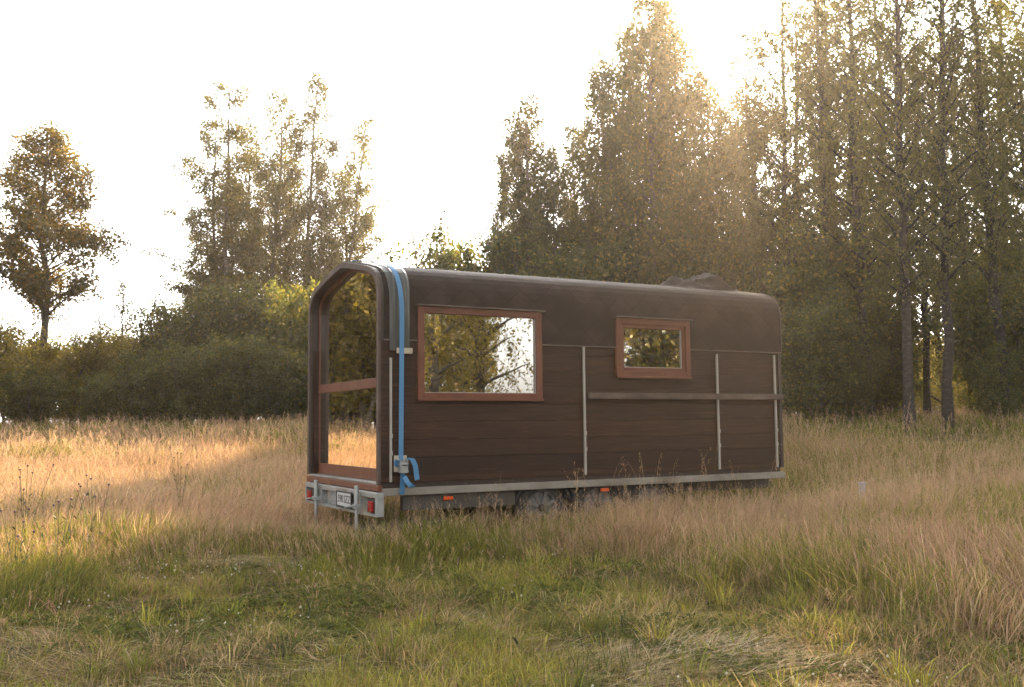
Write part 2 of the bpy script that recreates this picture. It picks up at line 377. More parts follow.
# grooved board walls: profile extruded along X
def clad_wall(name, y_face, outward, x0, x1, z0, z1, holes=()):
    """vertical board wall with V grooves; outward = -1/+1 in y; holes (xa,xb,za,zb) cut out"""
    zs = []
    z = z0; step = .1871; k = math.ceil((z0+GZ)/step)
    zz = [z0]
    while True:
        g = k*step-GZ; k += 1
        if g >= z1-.01: break
        if g > z0+.01: zz += [('g', g)]
    zz += [z1]
    prof = []
    for q in zz:
        if isinstance(q, tuple): prof += [(0, q[1]-.003), (.005, q[1]-.001), (.005, q[1]+.001), (0, q[1]+.003)]
        else: prof.append((0, q))
    bm = bmesh.new()
    xs = sorted({x0, x1, *[h[i] for h in holes for i in (0, 1)]})
    # split profile at the holes' z limits
    zl = sorted({h[i] for h in holes for i in (2, 3)})
    P = []
    for a, b in zip(prof[:-1], prof[1:]):
        P.append(a)
        for c in zl:
            if a[1] < c < b[1]: P.append((a[0]+(b[0]-a[0])*(c-a[1])/(b[1]-a[1]), c))
    P.append(prof[-1])
    for xa, xb in zip(xs[:-1], xs[1:]):
        for (d0, za), (d1, zb) in zip(P[:-1], P[1:]):
            zc = (za+zb)/2; xc = (xa+xb)/2
            if any(h[0] < xc < h[1] and h[2] < zc < h[3] for h in holes): continue
            vs = [bm.verts.new((x, y_face-outward*d, zq+GZ)) for x, d, zq in ((xa, d0, za), (xb, d0, za), (xb, d1, zb), (xa, d1, zb))]
            bm.faces.new(vs)
            # inner face
            yi = y_face-outward*.07
            vs = [bm.verts.new((x, yi, zq+GZ)) for x, zq in ((xa, za), (xa, zb), (xb, zb), (xb, za))]
            bm.faces.new(vs)
    # close the rim
    yi = y_face-outward*.07
    for (a, b) in (((x0, z0), (x1, z0)), ((x1, z0), (x1, z1)), ((x1, z1), (x0, z1)), ((x0, z1), (x0, z0))):
        bm.faces.new([bm.verts.new(p) for p in ((a[0], y_face, a[1]+GZ), (b[0], y_face, b[1]+GZ), (b[0], yi, b[1]+GZ), (a[0], yi, a[1]+GZ))])
    bmesh.ops.remove_doubles(bm, verts=bm.verts[:], dist=.0002)
    return bm_obj(name, bm, 'clad', cabin)
W1 = (.432, 1.958, .862, 1.862); W2 = (2.978, 4.085, 1.137, 1.846)
clad_wall('side_wall', .0, -1, .045, L, .0, HE+.03, holes=[(W1[0]+.03, W1[1]-.03, W1[2]+.03, HE+.03), (W2[0]+.03, W2[1]-.03, W2[2]+.03, HE+.03)])
clad_wall('side_wall', W, 1, .045, L, .0, HE+.03)
# front end wall follows the roof profile
bm = bmesh.new(); A = profile(.03, 0.); loft(bm, [[(x, p[0], p[1]+GZ) for p in A] for x in (L-.085, L-.012)]); bm_obj('end_wall', bm, 'clad', cabin)
boxo('floor', 'dark', cabin, (.1, L-.1, .08, W-.08, GZ-.02, GZ+.03))
boxo('base_beam', 'jamb', cabin, [(.05, L-.02, .03, .12, GZ-.055, GZ-.001), (.05, L-.02, W-.12, W-.03, GZ-.055, GZ-.001)])
# roof skin, thickness 25 mm, over the walls from the eave; cut for the window heads is left to the frames standing proud
roof = shell('roof', 'shingle', cabin, .05, L+.012, -.022, .012, HE, uv=True, cuts=((W1[0]+.03, W1[1]-.03, W1[3]-.03), (W2[0]+.03, W2[1]-.03, W2[3]-.03)))
shell('roof_lining', 'dark', cabin, .20, L-.09, .035, .06, HE+.04, cuts=((W1[0]+.005, W1[1]-.005, W1[3]-.005), (W2[0]+.005, W2[1]-.005, W2[3]-.005)))
# drip strip under the shingle edge, interrupted by the windows
bm = bmesh.new()
for xa, xb in ((.05, W1[0]-.002), (W1[1]+.002, W2[0]-.002), (W2[1]+.002, L+.012)): box(bm, xa, xb, -.034, .004, HE+GZ-.012, HE+GZ-.001)
box(bm, .05, L+.012, W-.004, W+.034, HE+GZ-.012, HE+GZ-.001)
bm_obj('drip_edge', bm, 'flash', cabin)
shell('roof_end_trim', 'flash', cabin, L+.0125, L+.024, -.026, .03, HE)
# porch rim: band of boards round the glazed end
shell('rim', 'rim', cabin, -.012, .018, -.022, .040, .0, bevel=.002)
shell('rim_lining', 'jamb', cabin, .0185, .20, .012, .037, .005)
# rim side band (dark) between rim and shingles on the near side above the eave
shell('rim_cover', 'jamb', cabin, .0185, .0495, -.018, .0115, HE-.02)
# glazed end: door frame inside the rim
XD = .105
def end_frame(name, mat, x0, x1, i0, i1, zl): return shell(name, mat, cabin, x0, x1, i0, i1, zl, bevel=.003)
dframe = end_frame('door_frame', 'frame', XD, XD+.05, .038, .078, .02)
boxo('mid_rail', 'frame', dframe, (XD-.008, XD+.05, .079, W-.079, GZ+1.0, GZ+1.105))
boxo('bottom_rail', 'frame', dframe, [(XD-.004, XD+.05, .079, W-.079, GZ+.012, GZ+.135), (XD-.014, XD-.0045, .079, W-.079, GZ+.006, GZ+.028)])
boxo('threshold_strip', 'galv', cabin, (-.005, .205, .056, W-.056, GZ-.018, GZ+.004))
boxo('sill_board', 'frame', cabin, (-.035, .02, -.06, W-.04, GZ-.085, GZ-.02))
A = profile(.0775, .13); bm = bmesh.new(); loft(bm, [[(x, p[0], p[1]+GZ) for p in A] for x in (XD+.010, XD+.018)]); bm_obj('door_pane', bm, 'glassd', dframe)
# door curtain-dark interior behind the pane comes from the closed cabin itself
# windows
def window(a, sash=0.):
    x0, x1, z0, z1 = a; z0 += GZ; z1 += GZ; t = .073
    yo, yi = -.040, .33
    bm = bmesh.new()
    for q in ((x0, x0+t, yo, .09, z0, z1), (x1-t, x1, yo, .09, z0, z1), (x0+t, x1-t, yo, .09, z0, z0+t), (x0+t, x1-t, yo, .09, z1-t, z1)): box(bm, *q)
    fr = bm_obj('window', bm, 'frame', cabin, bevel=.004)
    # reveal box through the curved roof
    boxo('window_reveal', 'jamb', fr, [(x0, x0+.03, .0905, yi, z0, z1), (x1-.03, x1, .0905, yi, z0, z1), (x0+.03, x1-.03, .0905, yi, z1-.03, z1), (x0+.03, x1-.03, .0905, yi, z0, z0+.03)], bevel=0)
    xa, xb, za, zb = x0+t+.001, x1-t-.001, z0+t+.001, z1-t-.001
    if sash:
        bm = bmesh.new(); s = sash
        for q in ((xa, xa+s, -.022, .05, za, zb), (xb-s, xb, -.022, .05, za, zb), (xa+s, xb-s, -.022, .05, za, za+s), (xa+s, xb-s, -.022, .05, zb-s, zb)): box(bm, *q)
        bm_obj('sash', bm, 'frame', fr, bevel=.004)
        xa += s; xb -= s; za += s; zb -= s
    boxo('glazing_bead', 'strip', fr, [(xb-.006, xb-.001, -.014, .0, za, zb), (xa, xb-.006, -.014, .0, za, za+.006)], bevel=0)
    boxo('pane', 'glass', fr, (xa, xb, .004, .012, za, zb), bevel=0)
    boxo('head_flashing', 'flash', fr, (x0-.025, x1+.03, yo-.035, .02, z1+.002, z1+.016), bevel=.002)
    boxo('window_sill', 'frame', fr, (x0-.004, x1+.004, yo-.02, yo-.001, z0-.012, z0+.012), bevel=.003)
window(W1); window(W2, .045)
# pale vertical fixing strips with turnbuckle lumps
for xs, zt in ((.127, 1.30), (2.527, HE-.015), (4.516, HE-.05), (5.478, HE-.04)):
    bm = bmesh.new(); z0 = .005
    box(bm, xs-.012, xs+.012, -.030, -.003, z0+GZ, zt+GZ)
    for dz in (.28, .46): box(bm, xs-.017, xs+.017, -.038, -.0305, dz+GZ, dz+.045+GZ)
    o = bm_obj('fixing_strip', bm, 'strip', cabin, bevel=.002)
boxo('rub_rail', 'rim', cabin, (2.563, L-.02, -.08, -.039, GZ+.874, GZ+.948), bevel=.006)
boxo('corner_board', 'jamb', cabin, (L-.045, L+.006, -.016, -.0005, GZ+.002, GZ+HE-.014), bevel=.003)
boxo('corner_board', 'clad', cabin, (.02, .105, -.014, -.0005, GZ+.0, GZ+HE-.014), bevel=.003)

# ================================================================== TRAILER
trailer = empty('flatbed_trailer', (0, 0, 0), label='galvanised flatbed trailer with three axles carrying the brown cabin', cat='trailer')
boxo('side_rail', 'rail', trailer, (.0, L-.01, -.045, .045, GZ-.137, GZ-.058), bevel=.006)
boxo('side_rail', 'rail', trailer, (.0, L+.02, W-.045, W+.045, GZ-.137, GZ-.058), bevel=.006)
boxo('cross_member', 'chassis', trailer, [(x, x+.06, .046, W-.046, GZ-.135, GZ-.06) for x in np.linspace(.5, 5.3, 9)], bevel=.003)
for y in (.02, W-.10): boxo('chassis_beam', 'chassis', trailer, [(.28, 1.62, y, y+.08, GZ-.30, GZ-.139), (1.62, 3.95, y+(.25 if y < 1 else -.25), y+(.33 if y < 1 else -.17), GZ-.235, GZ-.139), (3.95, L, y+(.25 if y < 1 else -.25), y+(.33 if y < 1 else -.17), GZ-.27, GZ-.139)], bevel=.004)
boxo('drawbar', 'chassis', trailer, [(L-.2, L+.9, W/2-.05, W/2+.05, GZ-.36, GZ-.26)], bevel=.006)
def wheel(x, y, s):
    zc = .325; r = .315; e = empty('wheel', (x, y, zc)); e.parent = trailer
    # tyre: lathe profile about Y
    pr = [(.195, -.07), (.24, -.085), (.29, -.078), (.311, -.055), (.315, 0), (.311, .055), (.29, .078), (.24, .085), (.195, .07)]
    bm = bmesh.new(); n = 40
    loft(bm, [[(a*math.cos(t), b, a*math.sin(t)) for a, b in pr] for t in [2*math.pi*i/n for i in range(n+1)]], closed=False)
    bmesh.ops.remove_doubles(bm, verts=bm.verts[:], dist=.0005)
    bm_obj('tyre', bm, 'tyre', e, smooth=True)
    bm = bmesh.new(); pr = [(.197, -.068), (.188, -.072), (.175, -.05), (.165, -.03), (.10, -.042), (.07, -.05), (.0, -.05)]
    loft(bm, [[(a*math.cos(t), b*(1 if s < 0 else -1), a*math.sin(t)) for a, b in pr] for t in [2*math.pi*i/n for i in range(n+1)]], closed=False)
    bmesh.ops.remove_doubles(bm, verts=bm.verts[:], dist=.0005)
    bm_obj('rim', bm, 'rimm', e)
    bm = bmesh.new(); sg = -1 if s < 0 else 1
    for k in range(8):
        t = 2*math.pi*k/8+x; c, s_ = math.cos(t), math.sin(t)
        vs = []
        for yy in (sg*.052, sg*.066):
            for a, b in ((.045, -.016), (.178, -.024), (.178, .024), (.045, .016)): vs.append(bm.verts.new((a*c-b*s_, yy, a*s_+b*c)))
        for f in ((0, 1, 2, 3), (7, 6, 5, 4), (0, 4, 5, 1), (1, 5, 6, 2), (2, 6, 7, 3), (3, 7, 4, 0)): bm.faces.new([vs[q] for q in f])
    loft(bm, [[(a*math.cos(t), b, a*math.sin(t)) for a, b in ((.176, sg*.05), (.176, sg*.068), (.192, sg*.076), (.192, sg*.05))] for t in [2*math.pi*i/n for i in range(n+1)]], closed=False)
    bm_obj('spokes', bm, 'spoke', e)
    bm = bmesh.new(); yy = -.052 if s < 0 else .052; tube(bm, [(0, yy, 0), (0, yy*1.7, 0)], [.04, .03], 14); bm_obj('hub', bm, 'chassis', e)
for x in (1.99, 2.745, 3.50):
    for y, s in ((.14, -1), (W-.14, 1)):
        wheel(x, y, s)
        # quarter-round mudguard over every wheel
        bm = bmesh.new(); arc = [R_(a) for a in range(12, 169, 13)]
        o_, i_ = .372, .362
        loft(bm, [[(x+rr*math.cos(t), yy, .325+.0+min(rr*math.sin(t), .205+(rr-.362))) for rr, yy in ((o_, y-.12), (o_, y+.12), (i_, y+.12), (i_, y-.12))] for t in arc])
        bm_obj('mudguard', bm, 'mud', trailer)
    bm = bmesh.new(); tube(bm, [(x, .2, .325), (x, W-.2, .325)], .035); bm_obj('axle', bm, 'chassis', trailer)
# rear light board: an open channel frame
XB0, XB1 = -.13, -.045
ya, yb = -.27, 2.12
boxo('light_board', 'galv', trailer, [(XB0, XB1, ya, yb, GZ-.135, GZ-.088), (XB0, XB1, ya, yb, GZ-.325, GZ-.297), (XB1-.012, XB1-.002, .26, yb-.03, GZ-.297, GZ-.135),
      (XB0, XB1, ya, ya+.03, GZ-.297, GZ-.135), (XB0, XB1, yb-.03, yb, GZ-.297, GZ-.135), (XB0, XB1, .19, .26, GZ-.297, GZ-.135), (XB0, XB1, 1.50, 1.56, GZ-.297, GZ-.135)], bevel=.003)
for y in (-.215, 1.86):
    lamp = boxo('tail_light', 'red', trailer, (XB0-.02, XB1-.02, y+.02, y+.14, GZ-.28, GZ-.17), bevel=.012)
    boxo('lamp_base', 'black', lamp, (XB0+.004, XB1-.013, y-.03, y+.20, GZ-.29, GZ-.15), bevel=.003)
for y in (.19, 1.57):
    lg = empty('prop_stand', (-.17, y, 0)); lg.parent = trailer
    bm = bmesh.new(); tube(bm, [(0, 0, .02), (0, 0, GZ-.25)], .019); tube(bm, [(0, 0, GZ-.249), (0, 0, GZ-.03)], .026); tube(bm, [(0, 0, .0), (0, 0, .02)], .06); bm_obj('post', bm, 'galv', lg, smooth=False, bevel=.002)
    bm = bmesh.new(); box(bm, -.035, .042, -.045, .045, GZ-.265, GZ-.22); tube(bm, [(-.036, .0, GZ-.24), (-.10, .0, GZ-.24)], .010); tube(bm, [(-.09, -.01, GZ-.24), (-.09, .11, GZ-.255)], .008); bm_obj('clamp', bm, 'galv', lg, bevel=.002)
# number plate
PY0, PY1, PZ0, PZ1 = .44, .89, GZ-.272, GZ-.13
pl = boxo('number_plate', 'plate', trailer, (XB0-.016, XB0-.004, PY0, PY1, PZ0, PZ1), bevel=.003)
boxo('plate_frame', 'black', pl, [(XB0-.020, XB0-.0035, PY0-.02, PY0, PZ0-.02, PZ1+.015), (XB0-.020, XB0-.0035, PY1, PY1+.02, PZ0-.02, PZ1+.015), (XB0-.020, XB0-.0035, PY0, PY1, PZ0-.02, PZ0), (XB0-.020, XB0-.0035, PY0, PY1, PZ1, PZ1+.015)], bevel=.002)
for word, yy in (('590', (PY0+PY1)/2+.105), ('SZZ', (PY0+PY1)/2-.105)):
    cu = bpy.data.curves.new('plate_text', 'FONT'); cu.body = word; cu.size = .115; cu.extrude = .001; cu.align_x = 'CENTER'; cu.align_y = 'CENTER'
    to = bpy.data.objects.new('tmp', cu); COL.objects.link(to)
    bpy.context.view_layer.update()
    me = bpy.data.meshes.new_from_object(to.evaluated_get(bpy.context.evaluated_depsgraph_get())); bpy.data.objects.remove(to)
    me.materials.clear(); me.materials.append(M['black'])
    tx = bpy.data.objects.new('plate_lettering', me); COL.objects.link(tx); tx.parent = pl
    tx.rotation_euler = (R_(90), 0, R_(-90)); tx.location = (XB0-.0175, yy, (PZ0+PZ1)/2)
# amber side markers
for x, z in ((.79, -.185), (2.80, -.178)):
    mk = boxo('side_marker', 'amber', trailer, (x-.055, x+.055, -.014, .012, GZ+z-.022, GZ+z+.016), bevel=.006)
    boxo('marker_base', 'black', mk, (x-.065, x+.065, .0125, .0195, GZ+z-.03, GZ+z+.02), bevel=.002)

# ================================================================== STRAP, SHEET, BLOCKS, ROOF BUNDLE
def ribbon_over_roof(name, mat, xf, wd, off, thick, zn, zf, parent=None, nx=1, wob=0, seed=1):
    """strip of webbing following the roof; xf(s) gives its x by arc fraction"""
    rr = random.Random(seed)
    P = profile(-off, None); near = [(-off, z) for z in np.linspace(zn, HE, 8)[:-1]]; far = [(W+off, z) for z in np.linspace(HE, zf, 8)[1:]]
    Q = np.array(near+[tuple(p) for p in P]+far)
    # densify
    s = np.concatenate([[0], np.cumsum(np.linalg.norm(np.diff(Q, axis=0), axis=1))]); n = 90; t = np.linspace(0, s[-1], n)
    Y = np.interp(t, s, Q[:, 0]); Z = np.interp(t, s, Q[:, 1]); T = np.stack([np.gradient(Y), np.gradient(Z)], 1); T /= np.linalg.norm(T, axis=1)[:, None]
    Nn = np.stack([-T[:, 1], T[:, 0]], 1)
    bm = bmesh.new(); rings = []
    for i in range(n):
        f = i/(n-1); xc = xf(f); w = wd(f) if callable(wd) else wd; ring = []
        for k in range(nx+1):
            x = xc-w/2+w*k/nx; o = thick+wob*(.5+.5*math.sin(k*2.1+math.sin(f*9+k)*1.7+seed)); ring.append((x, Y[i]+Nn[i, 0]*o, Z[i]+Nn[i, 1]*o+GZ))
        for k in range(nx, -1, -1): ring.append((xc-w/2+w*k/nx, Y[i], Z[i]+GZ))
        rings.append(ring)
    loft(bm, rings); return bm_obj(name, bm, mat, parent)
sh = ribbon_over_roof('protective_sheet', 'sheet', lambda f: .222-.03*sstep(.15, .4, f), lambda f: .225+.09*float(sstep(.12, .35, f)), .026, .006, 1.38, 1.38, nx=10, wob=.010, seed=3)
tag(sh, 'grey green plastic sheet laid over the roof end under the blue strap', 'protective sheet')
strap = empty('ratchet_strap', (.25, -.05, 0), label='bright blue ratchet strap running over the cabin roof down to the trailer', cat='strap')
def xs_(f): return .262 - .02*math.cos(f*math.pi*2) - .25*0
sm = ribbon_over_roof('webbing', 'strap', lambda f: (.226+.012*min(1, f/.22)) if f < .24 else .238-.085*min(1, (f-.24)/.14), .052, .056, .004, .22, -.05)
sm.parent = strap; sm.location = -Vector(strap.location)
def local(o): o.parent = strap; o.location = -Vector(strap.location); return o
bm = bmesh.new(); loft(bm, [[(.235+dx+a*.02, y, z+GZ) for dx in (-.027, .027) for y in ((-.078, -.083) if dx < 0 else (-.083, -.078))] for z, y_, a in ((.19, 0, 0), (.05, 0, .1), (-.12, 0, -.4))]); 
local(bm_obj('lower_webbing', bm, 'strapd'))
bm = bmesh.new()
for x in (.195, .272): box(bm, x, x+.008, -.125, -.06, GZ+.10, GZ+.24)
tube(bm, [(.19, -.10, GZ+.19), (.285, -.10, GZ+.19)], .02); tube(bm, [(.19, -.115, GZ+.12), (.285, -.115, GZ+.12)], .012); box(bm, .204, .271, -.135, -.118, GZ+.10, GZ+.17)
local(bm_obj('ratchet_buckle', bm, 'galv', bevel=.003))
bm = bmesh.new()  # coiled bunch of webbing on the left of the buckle
for k in range(3): loft(bm, [[(.165+k*.012+.022*math.cos(t), y, GZ+.20+(.04-.008*k)*math.sin(t)) for y in (-.10, -.07)] for t in np.linspace(0, 5.6, 14)], closed=False)
o = bm_obj('webbing_coil', bm, 'strap'); o.modifiers.new('s', 'SOLIDIFY').thickness = .004; local(o)
bm = bmesh.new(); pts = [(.285, -.09, .245), (.33, -.12, .235), (.36, -.13, .17), (.375, -.12, .09), (.385, -.12, .02)]
loft(bm, [[(x-.030, y, z+GZ), (x+.012, y-.03, z+GZ+.012)] for x, y, z in pts], closed=False); 
o = bm_obj('loose_end', bm, 'strap'); o.modifiers.new('s', 'SOLIDIFY').thickness = .004; local(o)
bm = bmesh.new(); pts = [(.245, -.10, .06), (.27, -.13, .0), (.30, -.14, -.035), (.335, -.13, -.05)]
loft(bm, [[(x-.02, y, z+GZ-.01), (x+.014, y-.02, z+GZ+.016)] for x, y, z in pts], closed=False)
o = bm_obj('loose_end', bm, 'strap'); o.modifiers.new('s', 'SOLIDIFY').thickness = .004; local(o)
bk = boxo('wooden_block', 'board', None, (.185, .362, -.054, -.0305, GZ+1.345, GZ+1.405)); tag(bk, 'small pale timber block under the blue strap just below the roof edge', 'wooden block')
bk = boxo('wooden_block', 'board', None, (.155, .292, -.0585, -.0305, GZ+.11, GZ+.28)); tag(bk, 'pale timber block behind the strap buckle low on the cabin wall', 'wooden block')

# tarpaulin bundle on the roof
rr = random.Random(5); bm = bmesh.new(); nx, ny = 34, 20; x0, x1, y0, y1 = 4.45, 5.35, .45, 1.3
prof_n = profile(-.024, None)
def roof_z(y): return float(np.interp(min(max(y, 0.05), W-.05), prof_n[1:-1, 0], prof_n[1:-1, 1]))
grid = []
for j in range(ny+1):
    row = []
    for i in range(nx+1):
        u, v = i/nx, j/ny; x = x0+(x1-x0)*u; y = y0+(y1-y0)*v
        env = (min(1, 4.5*u)*min(1, 4.5*(1-u)))**.8*(min(1, 4*v)*min(1, 4*(1-v)))**.7
        prof_h = float(np.interp(u, [0, .08, .25, .48, .60, .76, .80, .88, .95, 1], [0, .03, .13, .115, .15, .215, .20, .10, .09, 0]))
        fold = .018*math.sin(9*u+5*v)*math.cos(7*v-4*u)+.005*rr.uniform(-1, 1)-.045*abs(math.sin(8*v+7*u))+.012*abs(math.sin(19*u-6*v))
        row.append(bm.verts.new((x+.03*math.sin(7*v+3*u), y+.05*math.sin(5*u), roof_z(y)+GZ+.004+max(0, (prof_h+fold*.9)*env))))
    grid.append(row)
for j in range(ny):
    for i in range(nx): bm.faces.new((grid[j][i], grid[j][i+1], grid[j+1][i+1], grid[j+1][i]))
o = bm_obj('tarpaulin_bundle', bm, 'tarp', smooth=False); o.modifiers.new('s', 'SOLIDIFY').thickness = .004
tag(o, 'crumpled dark grey tarpaulin bundle lying on the far end of the roof', 'tarpaulin')

# ================================================================== GROUND
xs = np.concatenate([-np.geomspace(350, 40, 20), np.linspace(-38, 48, 173), np.geomspace(50, 350, 20)])
ys = np.concatenate([-np.geomspace(350, 40, 20), np.linspace(-38, 60, 197), np.geomspace(62, 350, 20)])
XX, YY = np.meshgrid(xs, ys); ZZ = height(XX, YY)
nb = NB(); nxx = len(xs); ii, jj = np.meshgrid(np.arange(nxx-1), np.arange(len(ys)-1))
b0 = (jj*nxx+ii).ravel(); nb.add(np.stack([XX.ravel(), YY.ravel(), ZZ.ravel()], 1), np.stack([b0, b0+1, b0+nxx+1, b0+nxx], 1))
g = nb.obj('ground', M['ground'], smooth=True); tag(g, kind='structure')
g['label'] = 'gently rising meadow ground under the long grass'

# ================================================================== GRASS (numpy blades)
G = np.random.RandomState(3)
def wedge(n, d0, d1, half=R_(34)):
    a = YAW+G.uniform(-half, half, n); d = np.sqrt(G.uniform(d0*d0, d1*d1, n)); return CAM[0]+d*np.sin(a), CAM[1]+d*np.cos(a)
def pix_u(x, y):
    a = np.arctan2(x-CAM[0], y-CAM[1])-YAW; return CX+FPX*np.tan(a)
_bu = np.array([-200, 0, 60, 120, 220, 320, 420, 520, 620, 700, 780, 860, 940, 1024, 1200])
_bd = np.array([7.0, 7.3, 7.6, 9.2, 9.4, 9.0, 9.3, 9.0, 8.5, 7.8, 7.4, 7.4, 6.9, 6.6, 6.4])
_bd = _bd-np.where((_bu > 250) & (_bu < 1000), .55, .25)
def tallness(x, y):
    """0 = short turf in front, 1 = standing meadow"""
    d = np.hypot(x-CAM[0], y-CAM[1]); u = pix_u(x, y); b = np.interp(u, _bu, _bd)+(vnoise(x, y, .9, 1)-.5)*1.6
    return sstep(-1.1, 1.9, d-b)
def in_trailer(x, y, m=.0): return (x > -.02-m) & (x < L+m) & (y > -.02-m) & (y < W+m)
def meadow_h(x, y):
    d = np.hypot(x-CAM[0], y-CAM[1]); u = pix_u(x, y); t = tallness(x, y)
    front = sstep(300, 400, u)*(1-sstep(770, 860, u))*(1-sstep(.0, 1.2, y-.5))   # in front of the trailer
    tall = .54+.30*vnoise(x, y, 1.6, 3); mid = .36+.22*vnoise(x, y, .8, 4)+.06+.03*sstep(560, 680, u)-.12*np.exp(-((u-345)/45.)**2)
    h = tall*(1-front)+mid*front
    left = 1-sstep(200, 330, u)
    h = h*(1-.12*left)*(1-.50*np.exp(-((x+.35)**2+(y-.9)**2*.55)/.8))
    return .10+t*(h-.10)
C_ = dict(straw=(.50, .36, .18), pink=(.52, .325, .23), green=(.14, .15, .028), ygreen=(.33, .29, .055), brown=(.23, .15, .08), pale=(.62, .52, .36), dgreen=(.055, .066, .016), red=(.33, .17, .11))
C_ = {k: np.array(v) for k, v in C_.items()}
def dryness(x, y):
    """1 = pinkish dry grass, 0 = green"""
    u = pix_u(x, y); d = np.hypot(x-CAM[0], y-CAM[1]); t = tallness(x, y)
    base = .36+.9*(vnoise(x, y, 2.6, 6)-.5)+1.1*(vnoise(x, y, .8, 7)-.5)+.5*(vnoise(x, y, .25, 27)-.5)
    left = (1-sstep(240, 420, u))*sstep(9.0, 12.5, d)*(1-sstep(26, 30, d)); base = base+left*.55; base = base-.6*(1-sstep(300, 420, u))*sstep(27, 31, d)
    right = sstep(760, 860, u)*t; base = base+right*(.02-.30*sstep(17, 24, d)); base = base-.18*sstep(380, 460, u)*(1-sstep(640, 760, u))*sstep(9, 11, d)
    base = base-.20*(1-t)
    straw_fore = sstep(560, 700, u)*(1-sstep(5.7, 6.3, d)); base = base+straw_fore*.45
    return np.clip(base, 0, 1)
def strips(nb, x, y, z, h, w, phi, lean, curl, col0, col1, lev=(0, .45, .8, 1.), facing=None):
    """curved tapering blades; phi = lean azimuth, lean = total horizontal offset / h"""
    n = len(x); K = len(lev)
    dx, dy = np.cos(phi), np.sin(phi)
    f = facing if facing is not None else G.uniform(0, np.pi, n)
    wx, wy = np.cos(f), np.sin(f)
    V = np.zeros((n, 2*K-1, 3)); Cc = np.zeros((n, 2*K-1, 3))
    for i, s in enumerate(lev):
        hor = h*lean*(s**1.0*(1-curl)+s**2.2*curl); ver = h*np.sqrt(np.clip(1-(lean*.55)**2, .08, 1))*(s-curl*.38*s**3)
        cx, cy, cz = x+dx*hor, y+dy*hor, z+ver
        ww = w*(1-.35*s)*.5
        c = col0*(1-s)+col1*s
        if i == K-1:
            V[:, 2*i] = np.stack([cx, cy, cz], 1); Cc[:, 2*i] = c
        else:
            V[:, 2*i] = np.stack([cx-wx*ww, cy-wy*ww, cz], 1); V[:, 2*i+1] = np.stack([cx+wx*ww, cy+wy*ww, cz], 1)
            Cc[:, 2*i] = c; Cc[:, 2*i+1] = c
    off = (np.arange(n)*(2*K-1))[:, None]
    q = np.concatenate([off+np.array([[2*i, 2*i+1, 2*i+3, 2*i+2]]) for i in range(K-2)], 0)
    t = off+np.array([[2*K-4, 2*K-3, 2*K-2]])
    base = nb.n
    nb.v.append(V.reshape(-1, 3).astype(np.float32)); nb.c.append(Cc.reshape(-1, 3).astype(np.float32))
    nb.f.append((q+base).astype(np.int32)); nb.f.append((t+base).astype(np.int32)); nb.n += n*(2*K-1)
    return V[:, 2*K-2]
def jit(c, n, s=.30):
    return c*(1+G.normal(0, s, (n, 1)))*(1+G.normal(0, s*.25, (n, 3)))
def mixc(a, b, t): return a*(1-t[:, None])+b*t[:, None]
WIND = 2.7
def meadow_blades(nb, n, d0, d1, wmul, hmul=1., keep=None):
    x, y = wedge(n, d0, d1); t = tallness(x, y); k = (G.rand(n) < .12+.88*t) & ~in_trailer(x, y, .05)
    under = in_trailer(x, y, .4)
    dens = vnoise(x, y, .35, 8); k &= G.rand(n) < .35+.9*dens
    if keep is not None: k &= keep(x, y)
    x, y = x[k], y[k]; n = len(x); h = meadow_h(x, y)*G.uniform(.45, 1.0, n)*hmul; dr = dryness(x, y); z = height(x, y)-.01
    isdry = G.rand(n) < dr*.95
    base = np.where(isdry[:, None], jit(mixc(C_['brown'], C_['straw'], G.rand(n)), n), jit(mixc(C_['dgreen'], C_['green'], G.rand(n)), n))
    tip = np.where(isdry[:, None], jit(mixc(C_['straw'], C_['pink'], G.rand(n)), n), jit(mixc(C_['green'], C_['ygreen'], G.rand(n)**.7), n))
    flow = vnoise(x, y, 1.3, 9)*2*np.pi*1.3
    phi = flow+G.normal(0, 1.1, n); lean = np.clip(G.gamma(2., .22, n), .05, 1.3)
    strips(nb, x, y, z, h, wmul*G.uniform(.6, 1.3, n), phi, lean, G.uniform(.3, 1, n), np.clip(base*.8, .028, .8), np.clip(tip, .028, .85))
